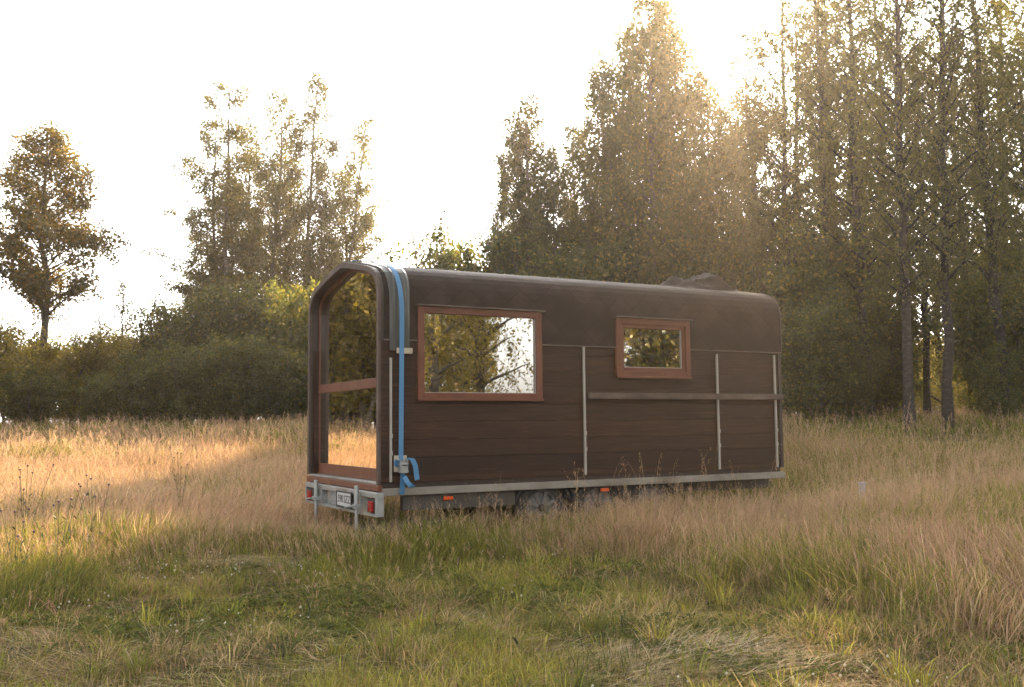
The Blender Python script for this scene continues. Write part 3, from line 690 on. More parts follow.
def meadow_stems(nb, n, d0, d1, wmul, nbr, hmul=1., seedcol=None, keep=None):
    x, y = wedge(n, d0, d1); t = tallness(x, y); k = (G.rand(n) < t*(.35+.65*dryness(x, y))) & ~in_trailer(x, y, .05)
    k &= G.rand(n) < .25+1.1*vnoise(x, y, .6, 10)
    if keep is not None: k &= keep(x, y)
    x, y = x[k], y[k]; n = len(x); h = meadow_h(x, y)*G.uniform(.75, 1.3, n)*hmul; z = height(x, y)-.01
    dr = dryness(x, y)
    c0 = jit(mixc(C_['green'], C_['straw'], np.clip(dr+.2, 0, 1)), n); c1 = jit(mixc(C_['straw'], C_['pink'], G.rand(n)), n, .15)
    redp = sstep(.55, .75, vnoise(x, y, 1.9, 12)); c1 = mixc(c1, C_['red'], redp*.5)
    phi = vnoise(x, y, 2.2, 9)*2*np.pi*1.2+G.normal(0, .8, n); lean = np.clip(G.gamma(2., .11, n), .02, .9)
    curl = G.uniform(.3, .9, n)
    tips = strips(nb, x, y, z, h, wmul*np.full(n, .55), phi, lean, curl, np.clip(c0, .028, .8), np.clip(c1, .028, .85))
    # panicle
    rep = np.repeat(np.arange(n), nbr); m = len(rep)
    s = G.uniform(.0, .26, m); hh = h[rep]
    dirx, diry = np.cos(phi[rep]), np.sin(phi[rep])
    px = tips[rep, 0]-dirx*hh*s*lean[rep]*1.1; py = tips[rep, 1]-diry*hh*s*lean[rep]*1.1; pz = tips[rep, 2]-hh*s*.92
    ln = G.uniform(.025, .075, m)*(.4+s/.26*.8)*(1+.4*(wmul > .006))
    strips(nb, px, py, pz, ln, wmul*G.uniform(.5, 1.1, m), G.uniform(0, 2*np.pi, m), G.uniform(.5, 1.3, m), G.uniform(0, .5, m), np.clip(c1[rep], .028, .85), np.clip(c1[rep]*G.uniform(.8, 1.25, (m, 1)), .028, .85), lev=(0, .5, 1.))
mead = NB()
meadow_blades(mead, 150000, 6.0, 12.5, .0055)
meadow_blades(mead, 150000, 12.5, 22, .010)
meadow_blades(mead, 110000, 22, 50, .022)
meadow_stems(mead, 16000, 6.0, 12.5, .0034, 12)
meadow_stems(mead, 36000, 12.5, 22, .0055, 8)
meadow_stems(mead, 42000, 22, 50, .013, 6)
# sparse tall flowering stems standing up in front of the trailer
meadow_stems(mead, 420, 8.6, 14, .0045, 14, hmul=1.9, keep=lambda x, y: y < 1.0)
o = mead.obj('meadow_grass', M['grass'], attr='col'); tag(o, 'long dry pinkish and green meadow grass with feathery seed heads', 'grass', kind='stuff')

turf = NB()
def short_turf(n, d0, d1, w):
    x, y = wedge(n, d0, d1); t = tallness(x, y); k = (G.rand(n) < 1-.75*t) & ~in_trailer(x, y, -.3); k &= G.rand(n) < .15+1.3*vnoise(x, y, .14, 13)*vnoise(x, y, .5, 33)**.5
    x, y = x[k], y[k]; n = len(x); z = height(x, y)-.005; dr = dryness(x, y); isdry = G.rand(n) < .10+dr*.55
    patch = vnoise(x, y, .9, 14)
    h = (.04+.17*vnoise(x, y, .45, 15)**1.4)*G.uniform(.5, 1.3, n)
    grn = mixc(C_['dgreen'], C_['ygreen'], np.clip(.25+(patch-.5)*1.3+(vnoise(x, y, .3, 28)-.5)*.9+.35+G.normal(0, .2, n), 0, 1))
    col = np.where(isdry[:, None], jit(mixc(C_['brown'], C_['straw'], G.rand(n)), n), jit(grn, n))
    strips(turf, x, y, z, h*1.2, w*G.uniform(.6, 1.4, n), G.uniform(0, 2*np.pi, n), np.clip(G.gamma(2.5, .28, n), .1, 1.5), G.uniform(.3, 1, n), np.clip(col*.85, .028, .8), np.clip(col*1.1, .028, .85), lev=(0, .55, 1.))
short_turf(150000, 4.3, 8.5, .0045); short_turf(60000, 8.5, 13, .007)
def laid(n, d0, d1, w, keepf=None):
    x, y = wedge(n, d0, d1); t = tallness(x, y); k = (G.rand(n) < (1-.8*t)) & ~in_trailer(x, y, .0); k &= G.rand(n) < .15+1.2*vnoise(x, y, .5, 16)
    x, y = x[k], y[k]; n = len(x); z = height(x, y)+G.uniform(.0, .07, n); dr = dryness(x, y); isdry = G.rand(n) < .35+dr*.6
    ln = G.uniform(.12, .42, n)
    col = np.where(isdry[:, None], jit(mixc(C_['straw'], C_['pale'], G.rand(n)**2), n), jit(C_['ygreen'], n))
    phi = vnoise(x, y, .7, 17)*2*np.pi*1.5+G.normal(0, .7, n)
    strips(turf, x, y, z, ln*.35, w*G.uniform(.6, 1.2, n), phi, G.uniform(1.7, 3.2, n), G.uniform(.2, 1, n), np.clip(col*.8, .028, .8), np.clip(col, .028, .85))
laid(60000, 4.3, 9.5, .0038)
# knots of rank green blades and tufts rising out of the short turf
def tufts(n, d0, d1, per, hh, cols, w=.005, lean0=.35, tmax=.6):
    x, y = wedge(n, d0, d1); k = (tallness(x, y) < tmax) & ~in_trailer(x, y, .0); x, y = x[k], y[k]; n = len(x)
    rep_ = np.repeat(np.arange(n), per); m = len(rep_); a = G.uniform(0, 6.283, m); r = np.abs(G.normal(0, .05, m))
    px, py = x[rep_]+r*np.cos(a), y[rep_]+r*np.sin(a); hs = (hh*G.uniform(.5, 1.4, n))[rep_]*G.uniform(.5, 1.1, m)
    t = G.rand(n)[rep_]; c = jit(mixc(C_[cols[0]], C_[cols[1]], t), m)
    strips(turf, px, py, height(px, py)-.01, hs, w*G.uniform(.6, 1.3, m), a+G.normal(0, .5, m), np.clip(G.gamma(3, lean0/3, m), .05, 1.4), G.uniform(.4, 1, m), np.clip(c*.8, .028, .8), np.clip(c*1.15, .028, .85))
tufts(420, 4.3, 10, 45, .20, ('green', 'ygreen')); tufts(260, 4.3, 10, 40, .17, ('dgreen', 'green'), .006); tufts(260, 4.3, 10, 40, .20, ('brown', 'straw'), .0035, .8); tufts(140, 6.5, 11, 60, .27, ('green', 'ygreen'), .005, .3, .9)
tufts(200, 4.3, 9.5, 14, .10, ('dgreen', 'green'), .018, .9); tufts(120, 4.3, 9.5, 9, .15, ('green', 'ygreen'), .022, .7)
tufts(160, 6.0, 10.5, 50, .22, ('green', 'straw'), .004, .9, .9)
def swath(u, d, r, ang, n, cols, z0=.16):
    cx_, cy_ = at(u, d); x = cx_+G.normal(0, r, n); y = cy_+G.normal(0, r*.5, n); q = np.exp(-(((x-cx_)/r)**2+((y-cy_)/r/.6)**2)/3)
    c = jit(mixc(C_[cols[0]], C_[cols[1]], G.rand(n)), n)
    strips(turf, x, y, height(x, y)+G.uniform(0, z0, n)*q, G.uniform(.12, .22, n), .0035*G.uniform(.6, 1.3, n), ang+G.normal(0, .45, n), G.uniform(1.6, 3., n), G.uniform(.3, 1, n), np.clip(c*.8, .028, .8), np.clip(c, .028, .85))
swath(900, 7.1, .38, 2.6, 800, ('red', 'pink')); swath(980, 6.6, .35, 2.9, 700, ('brown', 'pink')); swath(760, 7.6, .3, .4, 1200, ('brown', 'straw')); swath(270, 9.0, .35, 3.5, 1500, ('straw', 'pale'))
swath(140, 7.3, .4, 1.2, 1500, ('brown', 'straw'), .08); swath(680, 5.4, .45, .2, 2200, ('straw', 'pale'), .08); swath(830, 5.5, .4, 3.3, 1800, ('straw', 'pale'), .08); swath(450, 7.4, .4, 2., 1200, ('brown', 'straw'), .06); swath(60, 5.6, .4, 2.2, 600, ('brown', 'straw'), .08)
tufts(90, 5.5, 10, 60, .30, ('red', 'straw'), .003, 1.0, .95)
# clover and small broad leaves
def clover(n, d0, d1):
    x, y = wedge(n, d0, d1); t = tallness(x, y); k = (G.rand(n) < (1-t)) & (vnoise(x, y, .9, 18) > .5); x, y = x[k], y[k]; n = len(x)
    z = height(x, y)+G.uniform(.02, .09, n); r = G.uniform(.008, .016, n); a0 = G.uniform(0, 6.28, n); col = jit(mixc(C_['dgreen'], C_['green'], G.rand(n)), n, .15)
    for k in range(3):
        a = a0+k*2.094; tx_ = G.uniform(-1.6, 1.6, n); ca, sa = np.cos(a), np.sin(a)
        c = np.stack([x+ca*r, y+sa*r, z+tx_*r*.4], 1); ax = np.stack([ca*r, sa*r, tx_*r*.5], 1); bx = np.stack([-sa*r*.75, ca*r*.75, G.uniform(-.8, .8, n)*r], 1)
        V = np.stack([c-ax, c+bx, c+ax, c-bx], 1).reshape(-1, 3); turf.add(V, np.arange(4*n).reshape(-1, 4), np.repeat(np.clip(col, .01, .5), 4, 0))
clover(70000, 4.3, 9.5)
# white clover heads
def heads(nb, x, y, z, r, col):
    n = len(x); O = np.array([(1, 0, 0), (0, 1, 0), (-1, 0, 0), (0, -1, 0), (0, 0, 1), (0, 0, -1)], float)
    V = (np.stack([x, y, z], 1)[:, None]+O[None]*r[:, None, None]).reshape(-1, 3)
    F = np.array([(0, 1, 4), (1, 2, 4), (2, 3, 4), (3, 0, 4), (1, 0, 5), (2, 1, 5), (3, 2, 5), (0, 3, 5)])
    nb.add(V, (np.arange(n)[:, None, None]*6+F[None]).reshape(-1, 3), np.repeat(col, 6, 0))
x, y = wedge(1500, 4.5, 10); k = (vnoise(x, y, 1.0, 19) > .62); x, y = x[k], y[k]
heads(turf, x, y, height(x, y)+G.uniform(.08, .16, len(x)), G.uniform(.005, .010, len(x)), np.clip(jit(np.array((.62, .58, .48)), len(x), .1), 0, .8))
o = turf.obj('short_turf', M['grass'], attr='col'); tag(o, 'short trampled green turf with laid straw and white clover', 'turf', kind='stuff')

# dark knapweed plants at the left edge of the tall grass
def weed(u, d, h, label):
    x, y = at(u, d); z = float(height(x, y)); nb = NB(); rg = np.random.RandomState(int(u)); e = empty('knapweed', (x, y, z), label=label, cat='weed', group='dark knapweed plants in the grass')
    st = NB(); hd = NB(); tips = []
    for k in range(6):
        a = rg.uniform(0, 6.28); s = rg.uniform(.08, .25); hh = h*rg.uniform(.75, 1.05)
        P = np.array([(math.cos(a)*s*t**1.4, math.sin(a)*s*t**1.4, hh*t) for t in np.linspace(0, 1, 5)]); np_tube(st, P, np.linspace(.003, .0018, 5), 4); tips.append(P[-1])
        for j in range(5):
            t = rg.uniform(.15, .8); b = rg.uniform(0, 6.28); p = np.array([math.cos(a)*s*t**1.4, math.sin(a)*s*t**1.4, hh*t]); q = p+np.array([math.cos(b), math.sin(b), .7])*.06; w_ = np.array([-math.sin(b), math.cos(b), 0])*.008
            st.add([p, (p+q)/2+w_, q, (p+q)/2-w_], [[0, 1, 2, 3]])
    st.obj('stem', M['weedstem'], e)
    for q in tips:
        hd = NB(); heads(hd, q[:1], q[1:2], q[2:3], np.full(1, .012), np.zeros((1, 3))); hd.obj('flower_head', M['weedhead'], e)
M['weedstem'] = surf_mat('weed stem', (.05, .06, .02), (.10, .10, .035), (20, 20, 20), .8)
M['weedhead'] = surf_mat('knapweed head', (.07, .035, .05), (.12, .06, .08), (60, 60, 60), .8)
weed(62, 8.8, .78, 'dark knapweed at the left edge of the tall grass'); weed(22, 8.4, .66, 'leftmost dark knapweed beside the mown edge'); weed(98, 9.4, .80, 'knapweed plant right of the other left edge weeds')
weed(182, 13.5, .98, 'dark weed standing alone in the pink grass'); weed(28, 10.5, .90, 'tall knapweed far left deeper in the dry grass')
# grey post top in the grass on the right
x, y = at(857, 13.2); z = float(height(x, y)); bm = bmesh.new(); tube(bm, [(x, y, z-.1), (x+.01, y, z+.50)], .042, 14); tube(bm, [(x+.01, y, z+.501), (x+.01, y, z+.53)], .050, 14)
o = bm_obj('marker_pipe', bm, 'pipe', bevel=.003); tag(o, 'small grey blue pipe top poking out of the grass right of the cabin', 'pipe')

# ================================================================== TREES
def leaves(nb, C, size, rg, flat=0., drop=0., aspect=.62):
    n = len(C); a = rg.normal(size=(n, 3)); a[:, 2] *= (1-flat); a[:, 2] -= drop; a /= np.linalg.norm(a, axis=1)[:, None]
    b = rg.normal(size=(n, 3)); b[:, 2] *= (1-flat); b -= (b*a).sum(1)[:, None]*a; b /= np.linalg.norm(b, axis=1)[:, None]
    s = size*rg.uniform(.65, 1.3, n)[:, None]*.5; a = a*s; b = b*s*aspect
    V = np.stack([C-a, C+b-a*.15, C+a, C-b-a*.15], 1).reshape(-1, 3)
    nb.add(V, np.arange(4*n).reshape(-1, 4), np.repeat(rg.beta(2, 2.2, n), 4))
def make_tree(seed, H, r0, base, radf, nb_, el, droop, tw, lf, size, twl=.8, tdroop=0., lean=(0, 0), wander=.25, stems=1, flat=0., spread=0., aspect=.62, bark='bark', leafm='aspenleaf', clump=.10):
    rg = np.random.RandomState(seed); wood = NB(); lv = NB(); allc = []
    for sidx in range(stems):
        K = 14; t = np.linspace(0, 1, K); Hs = H*(1 if sidx == 0 else rg.uniform(.7, .98))
        wx = np.cumsum(rg.normal(0, wander/K*2, K)); wy = np.cumsum(rg.normal(0, wander/K*2, K)); wx -= wx[0]; wy -= wy[0]
        sa = rg.uniform(0, 6.28); so = spread if stems > 1 else 0
        ox, oy = (.15*math.cos(sa)*(stems > 1), .15*math.sin(sa)*(stems > 1))
        TP = np.stack([ox+wx+lean[0]*t**1.5+so*math.cos(sa)*t, oy+wy+lean[1]*t**1.5+so*math.sin(sa)*t, Hs*t-.15*(t == 0)], 1)
        tr = r0*(1-t)**.75*(1 if sidx == 0 else .8)+.012; tr[0] *= 1.35
        np_tube(wood, TP, tr, 9)
        for i in range(nb_//stems):
            f = base+(0.985-base)*((i+rg.rand())/(nb_//stems)); az = i*2.39996+rg.normal(0, .4)+sidx
            p0 = np.array([np.interp(f, t, TP[:, k]) for k in range(3)]); ln = radf((f-base)/(1-base))*rg.uniform(.6, 1.15)
            e = el(f) + rg.normal(0, .12); d = np.array([math.cos(az)*math.cos(e), math.sin(az)*math.cos(e), math.sin(e)])
            s = np.linspace(0, 1, 6)[:, None]; side = np.array([-math.sin(az), math.cos(az), 0])*rg.normal(0, .12)
            BP = p0+d*ln*s+side*ln*s**2+np.array([0, 0, -1.])*droop*ln*s**2
            br = np.interp(f, t, tr)*.42*(1-s[:, 0]*.85); np_tube(wood, BP, np.maximum(br, .006), 5)
            nt_ = max(3, int(tw*ln)); ss = rg.uniform(.22, 1.0, nt_)**.8
            q = np.stack([np.interp(ss, s[:, 0], BP[:, k]) for k in range(3)], 1)
            td = d*.6+rg.normal(0, .75, (nt_, 3)); td[:, 2] -= tdroop*1.2; td /= np.linalg.norm(td, axis=1)[:, None]
            tl = twl*rg.uniform(.4, 1.2, nt_)*(.45+.55*min(1, ln/1.5))
            m = lf; w = rg.rand(nt_, m)
            C = q[:, None]+td[:, None]*(tl[:, None]*w)[:, :, None]
            C[:, :, 2] -= tdroop*tl[:, None]*w**2*.8
            C = C+rg.normal(0, clump, C.shape); allc.append(C.reshape(-1, 3))
            # a few twigs as thin wood
            for k in range(min(nt_, 3)):
                e2 = q[k]+td[k]*tl[k]; e2[2] -= tdroop*tl[k]*.8; mid = (q[k]+td[k]*tl[k]*.5)
                np_tube(wood, np.stack([q[k], mid, e2]), np.array([.008, .006, .003]), 3)
    C = np.concatenate(allc); leaves(lv, C, size, rg, flat=flat, drop=tdroop*.6, aspect=aspect)
    return wood.mesh(bark+'_trunk', M[bark], smooth=True), lv.mesh(leafm+'_crown', M[leafm], attr='tint')
cone = lambda R, p=.8: (lambda t: R*(max(0, 1-t)**p)*(.35+.65*min(1, t*4))+.15)
oval = lambda R: (lambda t: R*max(.12, math.sin(math.pi*min(1, .12+.88*t))**.7))
full = lambda R: (lambda t: R*(.6+.4*min(1, 3*t))*max(.0, 1-t**1.7)**.8+.35)
col_ = lambda R: (lambda t: R*(.55+.45*min(1, 3*t))*max(.0, 1-t**3)**.7+.2)
PT = {}
PT['birch'] = [make_tree(s, 17, .155, .22, col_(2.4), 70, lambda f: .8, .15, 4.4, 38, .095, 1.25, .85, bark='birchbark', leafm='birchleaf', wander=.5, clump=.07) for s in (1, 2, 3)]
PT['lowbirch'] = [make_tree(s, 15, .15, .05, col_(2.4), 76, lambda f: .7, .1, 3.8, 36, .10, 1.1, .7, bark='birchbark', leafm='birchleaf', wander=.6, clump=.08) for s in (4, 5)]
PT['sunlitbirch'] = [make_tree(6, 17, .17, .06, col_(2.4), 84, lambda f: .7, .15, 4.5, 34, .10, 1.2, .9, bark='bark', leafm='sunlitleaf', wander=.5, clump=.08)]  # leaf colour carries painted sunlight so its reflection looks brighter
PT['aspen'] = [make_tree(s, 14, .15, .08, full(2.9), 90, lambda f: .7, .0, 4.2, 66, .115, .7, 0, bark='bark', leafm='aspenleaf', wander=.5, clump=.17) for s in (11, 12, 13)]
PT['openaspen'] = [make_tree(s, 15, .12, .10, full(2.7), 72, lambda f: .7, -.05, 4.2, 58, .11, .65, 0, bark='bark', leafm='aspenleaf', wander=.6, clump=.16) for s in (21, 22)]
PT['alder'] = [make_tree(81, 15, .13, .22, lambda t: 2.7*(.5+.5*min(1, 3*t))*max(0, 1-t**1.5)**.7+.4, 54, lambda f: .18, -.08, 3.2, 60, .12, .6, 0, bark='bark', leafm='aspenleaf', wander=.3, flat=.35, clump=.15)]
PT['maple'] = [make_tree(31, 13, .17, .36, lambda t: 3.5*(.6+.4*min(1, 4*t))*max(0, 1-t**1.15)**.8+.35, 74, lambda f: .55, .05, 3.6, 60, .14, .7, 0, bark='bark', leafm='autumnleaf', wander=.7, flat=.3, clump=.19)]
PT['bush'] = [make_tree(s, 6, .07, .05, (lambda t, o=oval(2.2): o(t)*random.uniform(.45, 1.45)), 95, lambda f: .75, .0, 3.4, 40, .155, .6, 0, stems=5, spread=1.3, bark='bark', leafm='willowleaf', wander=.4, clump=.17) for s in (51, 52, 53)]
PT['palebush'] = [make_tree(s, 5, .05, .08, oval(1.9), 60, lambda f: .8, .0, 4, 34, .11, .6, 0, stems=4, spread=1.0, bark='bark', leafm='sunlitleaf', wander=.4, clump=.14) for s in (61, 62)]
PT['sapling'] = [make_tree(s, 7, .05, .2, cone(1.0, .6), 34, lambda f: .9, .0, 10, 15, .09, .55, 0, bark='bark', leafm='aspenleaf', wander=.3, clump=.09) for s in (71, 72)]
PH = dict(alder=15, birch=17, lowbirch=15, sunlitbirch=17, aspen=14, openaspen=15, maple=13, pine=16, bush=6, palebush=5, sapling=7)
NM = dict(alder='alder_tree', birch='birch_tree', lowbirch='birch_tree', sunlitbirch='birch_tree', aspen='aspen_tree', openaspen='aspen_tree', maple='maple_tree', pine='pine_tree', bush='willow_bush', palebush='shrub', sapling='young_tree')
CT = dict(bush='bush', palebush='shrub', sapling='young tree')
def plant(sp, v, u, d, ytop, label, wf=1., rot=None, group=None, lean=0.):
    x, y = at(u, d); z = float(height(x, y)); fd = d*math.cos(az_of(u)-YAW)
    H = CAM[2]+(horizon_y(u)-ytop)/FPX*fd-z; s = H/PH[sp]
    rg = random.Random(int(u*13+d*7)); e = empty(NM[sp], (x, y, z), rot if rot is not None else rg.uniform(0, 6.28), label=label, cat=CT.get(sp, 'tree'), group=group)
    e.scale = (s*wf, s*wf, s)
    if lean: e.rotation_euler[1] = 0; e.rotation_euler = (0, lean, 0)
    mt, mc = PT[sp][v % len(PT[sp])]
    for nm, me in (('trunk', mt), ('crown', mc)):
        o = bpy.data.objects.new(nm, me); COL.objects.link(o); o.parent = e
    return e
# --- left part of the treeline
plant('maple', 0, 36, 40, 126, 'large yellowing leafy tree standing alone at the far left', 1.05, 1.2)
plant('aspen', 1, -60, 44, 170, 'tree cut by the left frame edge', 1.)
plant('alder', 0, 228, 46, 74, 'tall alder with layered branches left of the cabin', .95, 0.5)
plant('alder', 0, 206, 47, 116, 'shorter alder with long left branches', 1.0, 2.9)
plant('openaspen', 0, 268, 45, 84, 'slim open aspen between the tall alder and the leaning aspen', .8, 1.)
plant('openaspen', 1, 300, 44, 62, 'tallest aspen left of the cabin leaning to the right', .85, 4.0, lean=.06)
plant('openaspen', 0, 338, 46, 110, 'aspen rising just behind the cabin left roof edge', .9, 3.0, lean=.07)
plant('openaspen', 0, 288, 47, 140, 'aspen filling the gap behind the leaning aspen', .7, 5.1)
plant('openaspen', 1, 352, 47, 168, 'lowest aspen over the cabin left roof edge', 1.2, .4)
plant('openaspen', 1, 232, 49, 176, 'low aspen behind the foot of the tall alder', 1.3, 2.)
plant('openaspen', 0, 200, 49, 230, 'lowest aspen at the left of the alders', 1.2, 3.)
plant('openaspen', 1, 246, 48, 130, 'thin aspen half hidden behind the tall alder', 1.0)
gl = 'low trees along the left meadow edge'
for i, (sp, u, d, yt, wf, lb) in enumerate([
    ('sapling', 122, 44, 282, 1.2, 'thin spiky young tree right of the yellowing tree'), ('sapling', 146, 46, 292, 1.3, 'young tree at the left end of the dark bushes'), ('sapling', 100, 42, 318, 1.4, 'short young tree under the yellowing tree'),
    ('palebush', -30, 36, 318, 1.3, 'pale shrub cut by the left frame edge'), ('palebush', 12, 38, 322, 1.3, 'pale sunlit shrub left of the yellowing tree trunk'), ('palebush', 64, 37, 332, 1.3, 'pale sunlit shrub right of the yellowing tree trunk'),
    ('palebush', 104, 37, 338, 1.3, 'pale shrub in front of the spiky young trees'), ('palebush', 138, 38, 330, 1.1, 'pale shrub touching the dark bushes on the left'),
    ('bush', 30, 33, 372, 1.2, 'low dark bush at the foot of the yellowing tree'), ('bush', 90, 33, 376, 1.2, 'low dark bush in the left meadow edge gap'), ('bush', -30, 32, 366, 1.2, 'low dark bush at the left frame edge'),
    ('bush', 168, 37, 304, 1.0, 'leftmost of the tall dark bushes'), ('bush', 205, 36, 288, 1.0, 'dark bush under the tall alder'), ('bush', 246, 37, 296, 1.0, 'dark bush under the slim open aspen'),
    ('bush', 284, 35, 284, 1.0, 'dark bush beside the left edge of the cabin'), ('bush', 322, 37, 290, 1.0, 'dark bush seen through the cabin left edge'), ('bush', 362, 38, 300, 1.0, 'bush hidden behind the cabin glazed end'),
    ('openaspen', 318, 43, 190, 1.1, 'leafy tree left of the cabin roof edge'), ('bush', 226, 33, 340, 1.1, 'front dark bush low under the alders'), ('bush', 186, 33, 350, 1.1, 'front dark bush at the shaded meadow edge'), ('bush', 270, 32, 345, 1.1, 'front dark bush left of the cabin rim'), ('bush', 150, 33, 356, 1.1, 'front low bush left of the dark bushes'),
    ]):
    plant(sp, i, u, d, yt, lb, wf, group=gl)
# --- gap over the cabin roof
plant('sapling', 0, 418, 40, 236, 'sparse young tree above the left part of the cabin roof', 1.2)
plant('sapling', 1, 440, 41, 210, 'bare topped thin young tree above the cabin roof', .8)
plant('bush', 1, 470, 40, 246, 'rounded bush above the cabin roof right of the young trees', 1.0)
plant('bush', 2, 498, 41, 232, 'bush at the foot of the tree group above the roof', .9)
plant('bush', 0, 425, 42, 292, 'low bush behind the middle of the roof', 1.2)
# --- centre trees
plant('aspen', 0, 540, 38, 92, 'dense rounded tree above the middle of the cabin roof', .88)
plant('aspen', 1, 506, 40, 158, 'shorter tree at the left side of the dense central trees', .5)
plant('aspen', 2, 600, 37, 62, 'dense tree left of the tallest central tree', .8)
plant('aspen', 0, 650, 36, -14, 'tallest dense central tree reaching the top of the photo', .80, 2.2)
plant('aspen', 1, 626, 38, 24, 'tall tree just left of the tallest central tree', .75, 1.)
plant('aspen', 2, 668, 38, -10, 'tall tree behind the forked birch', .72, 4.)
plant('aspen', 1, 556, 37, 150, 'lower dense tree in front of the central trees', .85, 5.)
plant('aspen', 0, 530, 39, 118, 'left shoulder of the dense central trees', .6, .3)
plant('aspen', 2, 572, 40, 120, 'tree between the two dense central trees', .8)
plant('birch', 2, 672, 37, 26, 'birch with dark forked trunk left of the bright sun gap', .85)
plant('birch', 0, 712, 38, 84, 'lower birch under the bright sun gap', .95)
plant('birch', 1, 752, 36, 62, 'pale trunked birch right under the sun glow', .85)
plant('aspen', 1, 706, 38, 62, 'airy tree at the left side of the bright sun gap', .8, 2.)
plant('aspen', 0, 738, 39, 92, 'lower airy tree in the middle of the bright sun gap', .8, 4.)
plant('openaspen', 0, 768, 35, 20, 'slim tree at the right side of the bright sun gap', .8, 4.)
plant('bush', 0, 300, 40, 338, 'bush at the meadow edge behind the cabin rim', 1.2); plant('bush', 2, 850, 37, 345, 'bush deep at the meadow edge right of the cabin', 1.2); plant('bush', 1, 822, 36, 330, 'bush behind the low bushes right of the cabin', 1.1)
plant('bush', 0, 560, 36, 240, 'undergrowth bush behind the middle of the roof', 1.); plant('bush', 1, 615, 36, 235, 'undergrowth bush left of the tarpaulin bundle', 1.); plant('bush', 2, 670, 37, 238, 'undergrowth bush behind the tarpaulin bundle', 1.)
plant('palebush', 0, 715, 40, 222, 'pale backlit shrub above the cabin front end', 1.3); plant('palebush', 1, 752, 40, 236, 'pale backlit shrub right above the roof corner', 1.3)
# --- right birch wood
for i, (sp, u, d, yt, wf, lb) in enumerate([
    ('birch', 790, 33, -60, .85, 'tall birch right of the sun glow'), ('birch', 826, 31, -120, .85, 'tall birch standing behind the cabin front end'), ('birch', 868, 30, -150, .9, 'leaning birch with spreading limbs right of the cabin'),
    ('birch', 908, 25.5, -190, .85, 'thick dark birch trunk nearest the right meadow edge'), ('birch', 946, 26.5, -200, .85, 'second thick dark birch trunk right of the nearest one'), ('birch', 1003, 28, -160, .9, 'birch with a fork high up near the right frame edge'),
    ('birch', 1050, 29, -150, .9, 'birch just beyond the right frame edge'), ('lowbirch', 890, 38, -60, 1., 'birch in the second row behind the dark trunks'),
    ('lowbirch', 845, 40, -40, 1., 'birch deep behind the leaning birch'), ('lowbirch', 1020, 40, -60, 1., 'birch deep at the right frame edge'), ('birch', 1090, 33, -120, 1., 'outer birch out to the right'), ('lowbirch', 808, 34, -10, .9, 'leafy birch right behind the cabin front corner'), ('birch', 925, 33, 40, 1., 'birch crown filling the space between the two dark trunks'), ('birch', 972, 34, 30, 1., 'birch behind and right of the second dark trunk'), ('lowbirch', 886, 37, 90, .9, 'lower leafy birch left of the nearest trunk'), ('lowbirch', 945, 40, 20, .9, 'leafy birch far behind the two dark trunks'), ('lowbirch', 905, 36, 0, .8, 'leafy birch behind the nearest dark trunk'), ('lowbirch', 1000, 37, 30, .9, 'leafy birch behind the forked birch'), ('lowbirch', 838, 35, -60, .8, 'tall leafy birch left of the leaning birch'), ('bush', 878, 33, 300, .9, 'dark bush left of the nearest dark trunk'), ('bush', 990, 31, 300, .8, 'dark bush right of the second dark trunk'), ('lowbirch', 1035, 33, 20, .9, 'leafy birch by the right frame edge'), ('lowbirch', 872, 34, 40, .9, 'lower leafy birch left of the first dark trunk')]):
    plant(sp, i, u, d, yt, lb, wf, group='birches of the right hand wood')
for i, (sp, u, d, yt, wf, lb) in enumerate([
    ('bush', 796, 31, 226, 1.0, 'dark understorey bush touching the cabin front edge'), 
    ('bush', 812, 28, 300, 1.1, 'low dark bush at the meadow edge right of the cabin'), ('bush', 850, 28, 340, 1., 'low bush between cabin and first dark trunk'), ('bush', 1025, 30, 270, 1.1, 'bush at the right frame edge'),
    ('bush', 1004, 28, 350, 1., 'low bush at the right meadow edge'), ('palebush', 905, 46, 362, 1.3, 'yellow sunlit shrub seen behind the first dark trunk'), ('palebush', 932, 44, 368, 1.3, 'yellow sunlit shrub glowing between the dark trunks'), ('palebush', 965, 45, 360, 1.3, 'yellow sunlit shrub right of the dark trunks'),
    ('bush', 772, 36, 262, 1., 'bush just behind the cabin front corner'), ('bush', 1070, 29, 300, 1.1, 'bush out to the right of the frame')]):
    plant(sp, i, u, d, yt, lb, wf, group='undergrowth of the right hand wood')
for u, d, yt, lb in ((62, 44, 352, 'distant shrub between the far left low bushes'), (112, 45, 350, 'distant shrub left of the dark bushes'), (92, 47, 340, 'distant shrub behind the far left low bushes'), (128, 40, 372, 'lowest shrub at the meadow edge left of the dark bushes')):
    plant('palebush', int(u), u, d, yt, lb, 1.5, group=gl)
for u, d, yt, lb in ((880, 62, 352, 'far sunlit shrub left of the first dark trunk'), (922, 60, 350, 'far sunlit shrub between the dark trunks'), (956, 63, 346, 'far sunlit shrub right of the second dark trunk'), (990, 60, 350, 'far sunlit shrub behind the right bushes'), (905, 70, 340, 'farthest sunlit shrub behind the first dark trunk'), (965, 72, 338, 'farthest sunlit shrub behind the second dark trunk')):
    plant('palebush', int(u), u, d, yt, lb, 1.9, group='sunlit shrubs behind the dark trunks')
# --- farther row so that no gap shows an empty horizon
for i, (u, yt) in enumerate(zip(range(-160, 1240, 62), [330, 300, 318, 335, 345, 340, 320, 330, 310, 320, 305, 312, 300, 280, 270, 255, 250, 240, 250, 230, 240, 235, 240])):
    if 850 < u < 1010: continue
    plant('bush' if i % 2 else 'palebush', i, u, 58+(i*7) % 9, yt, 'far tree or bush of the distant row behind the meadow edge', 1.3, group='far row behind the meadow edge')
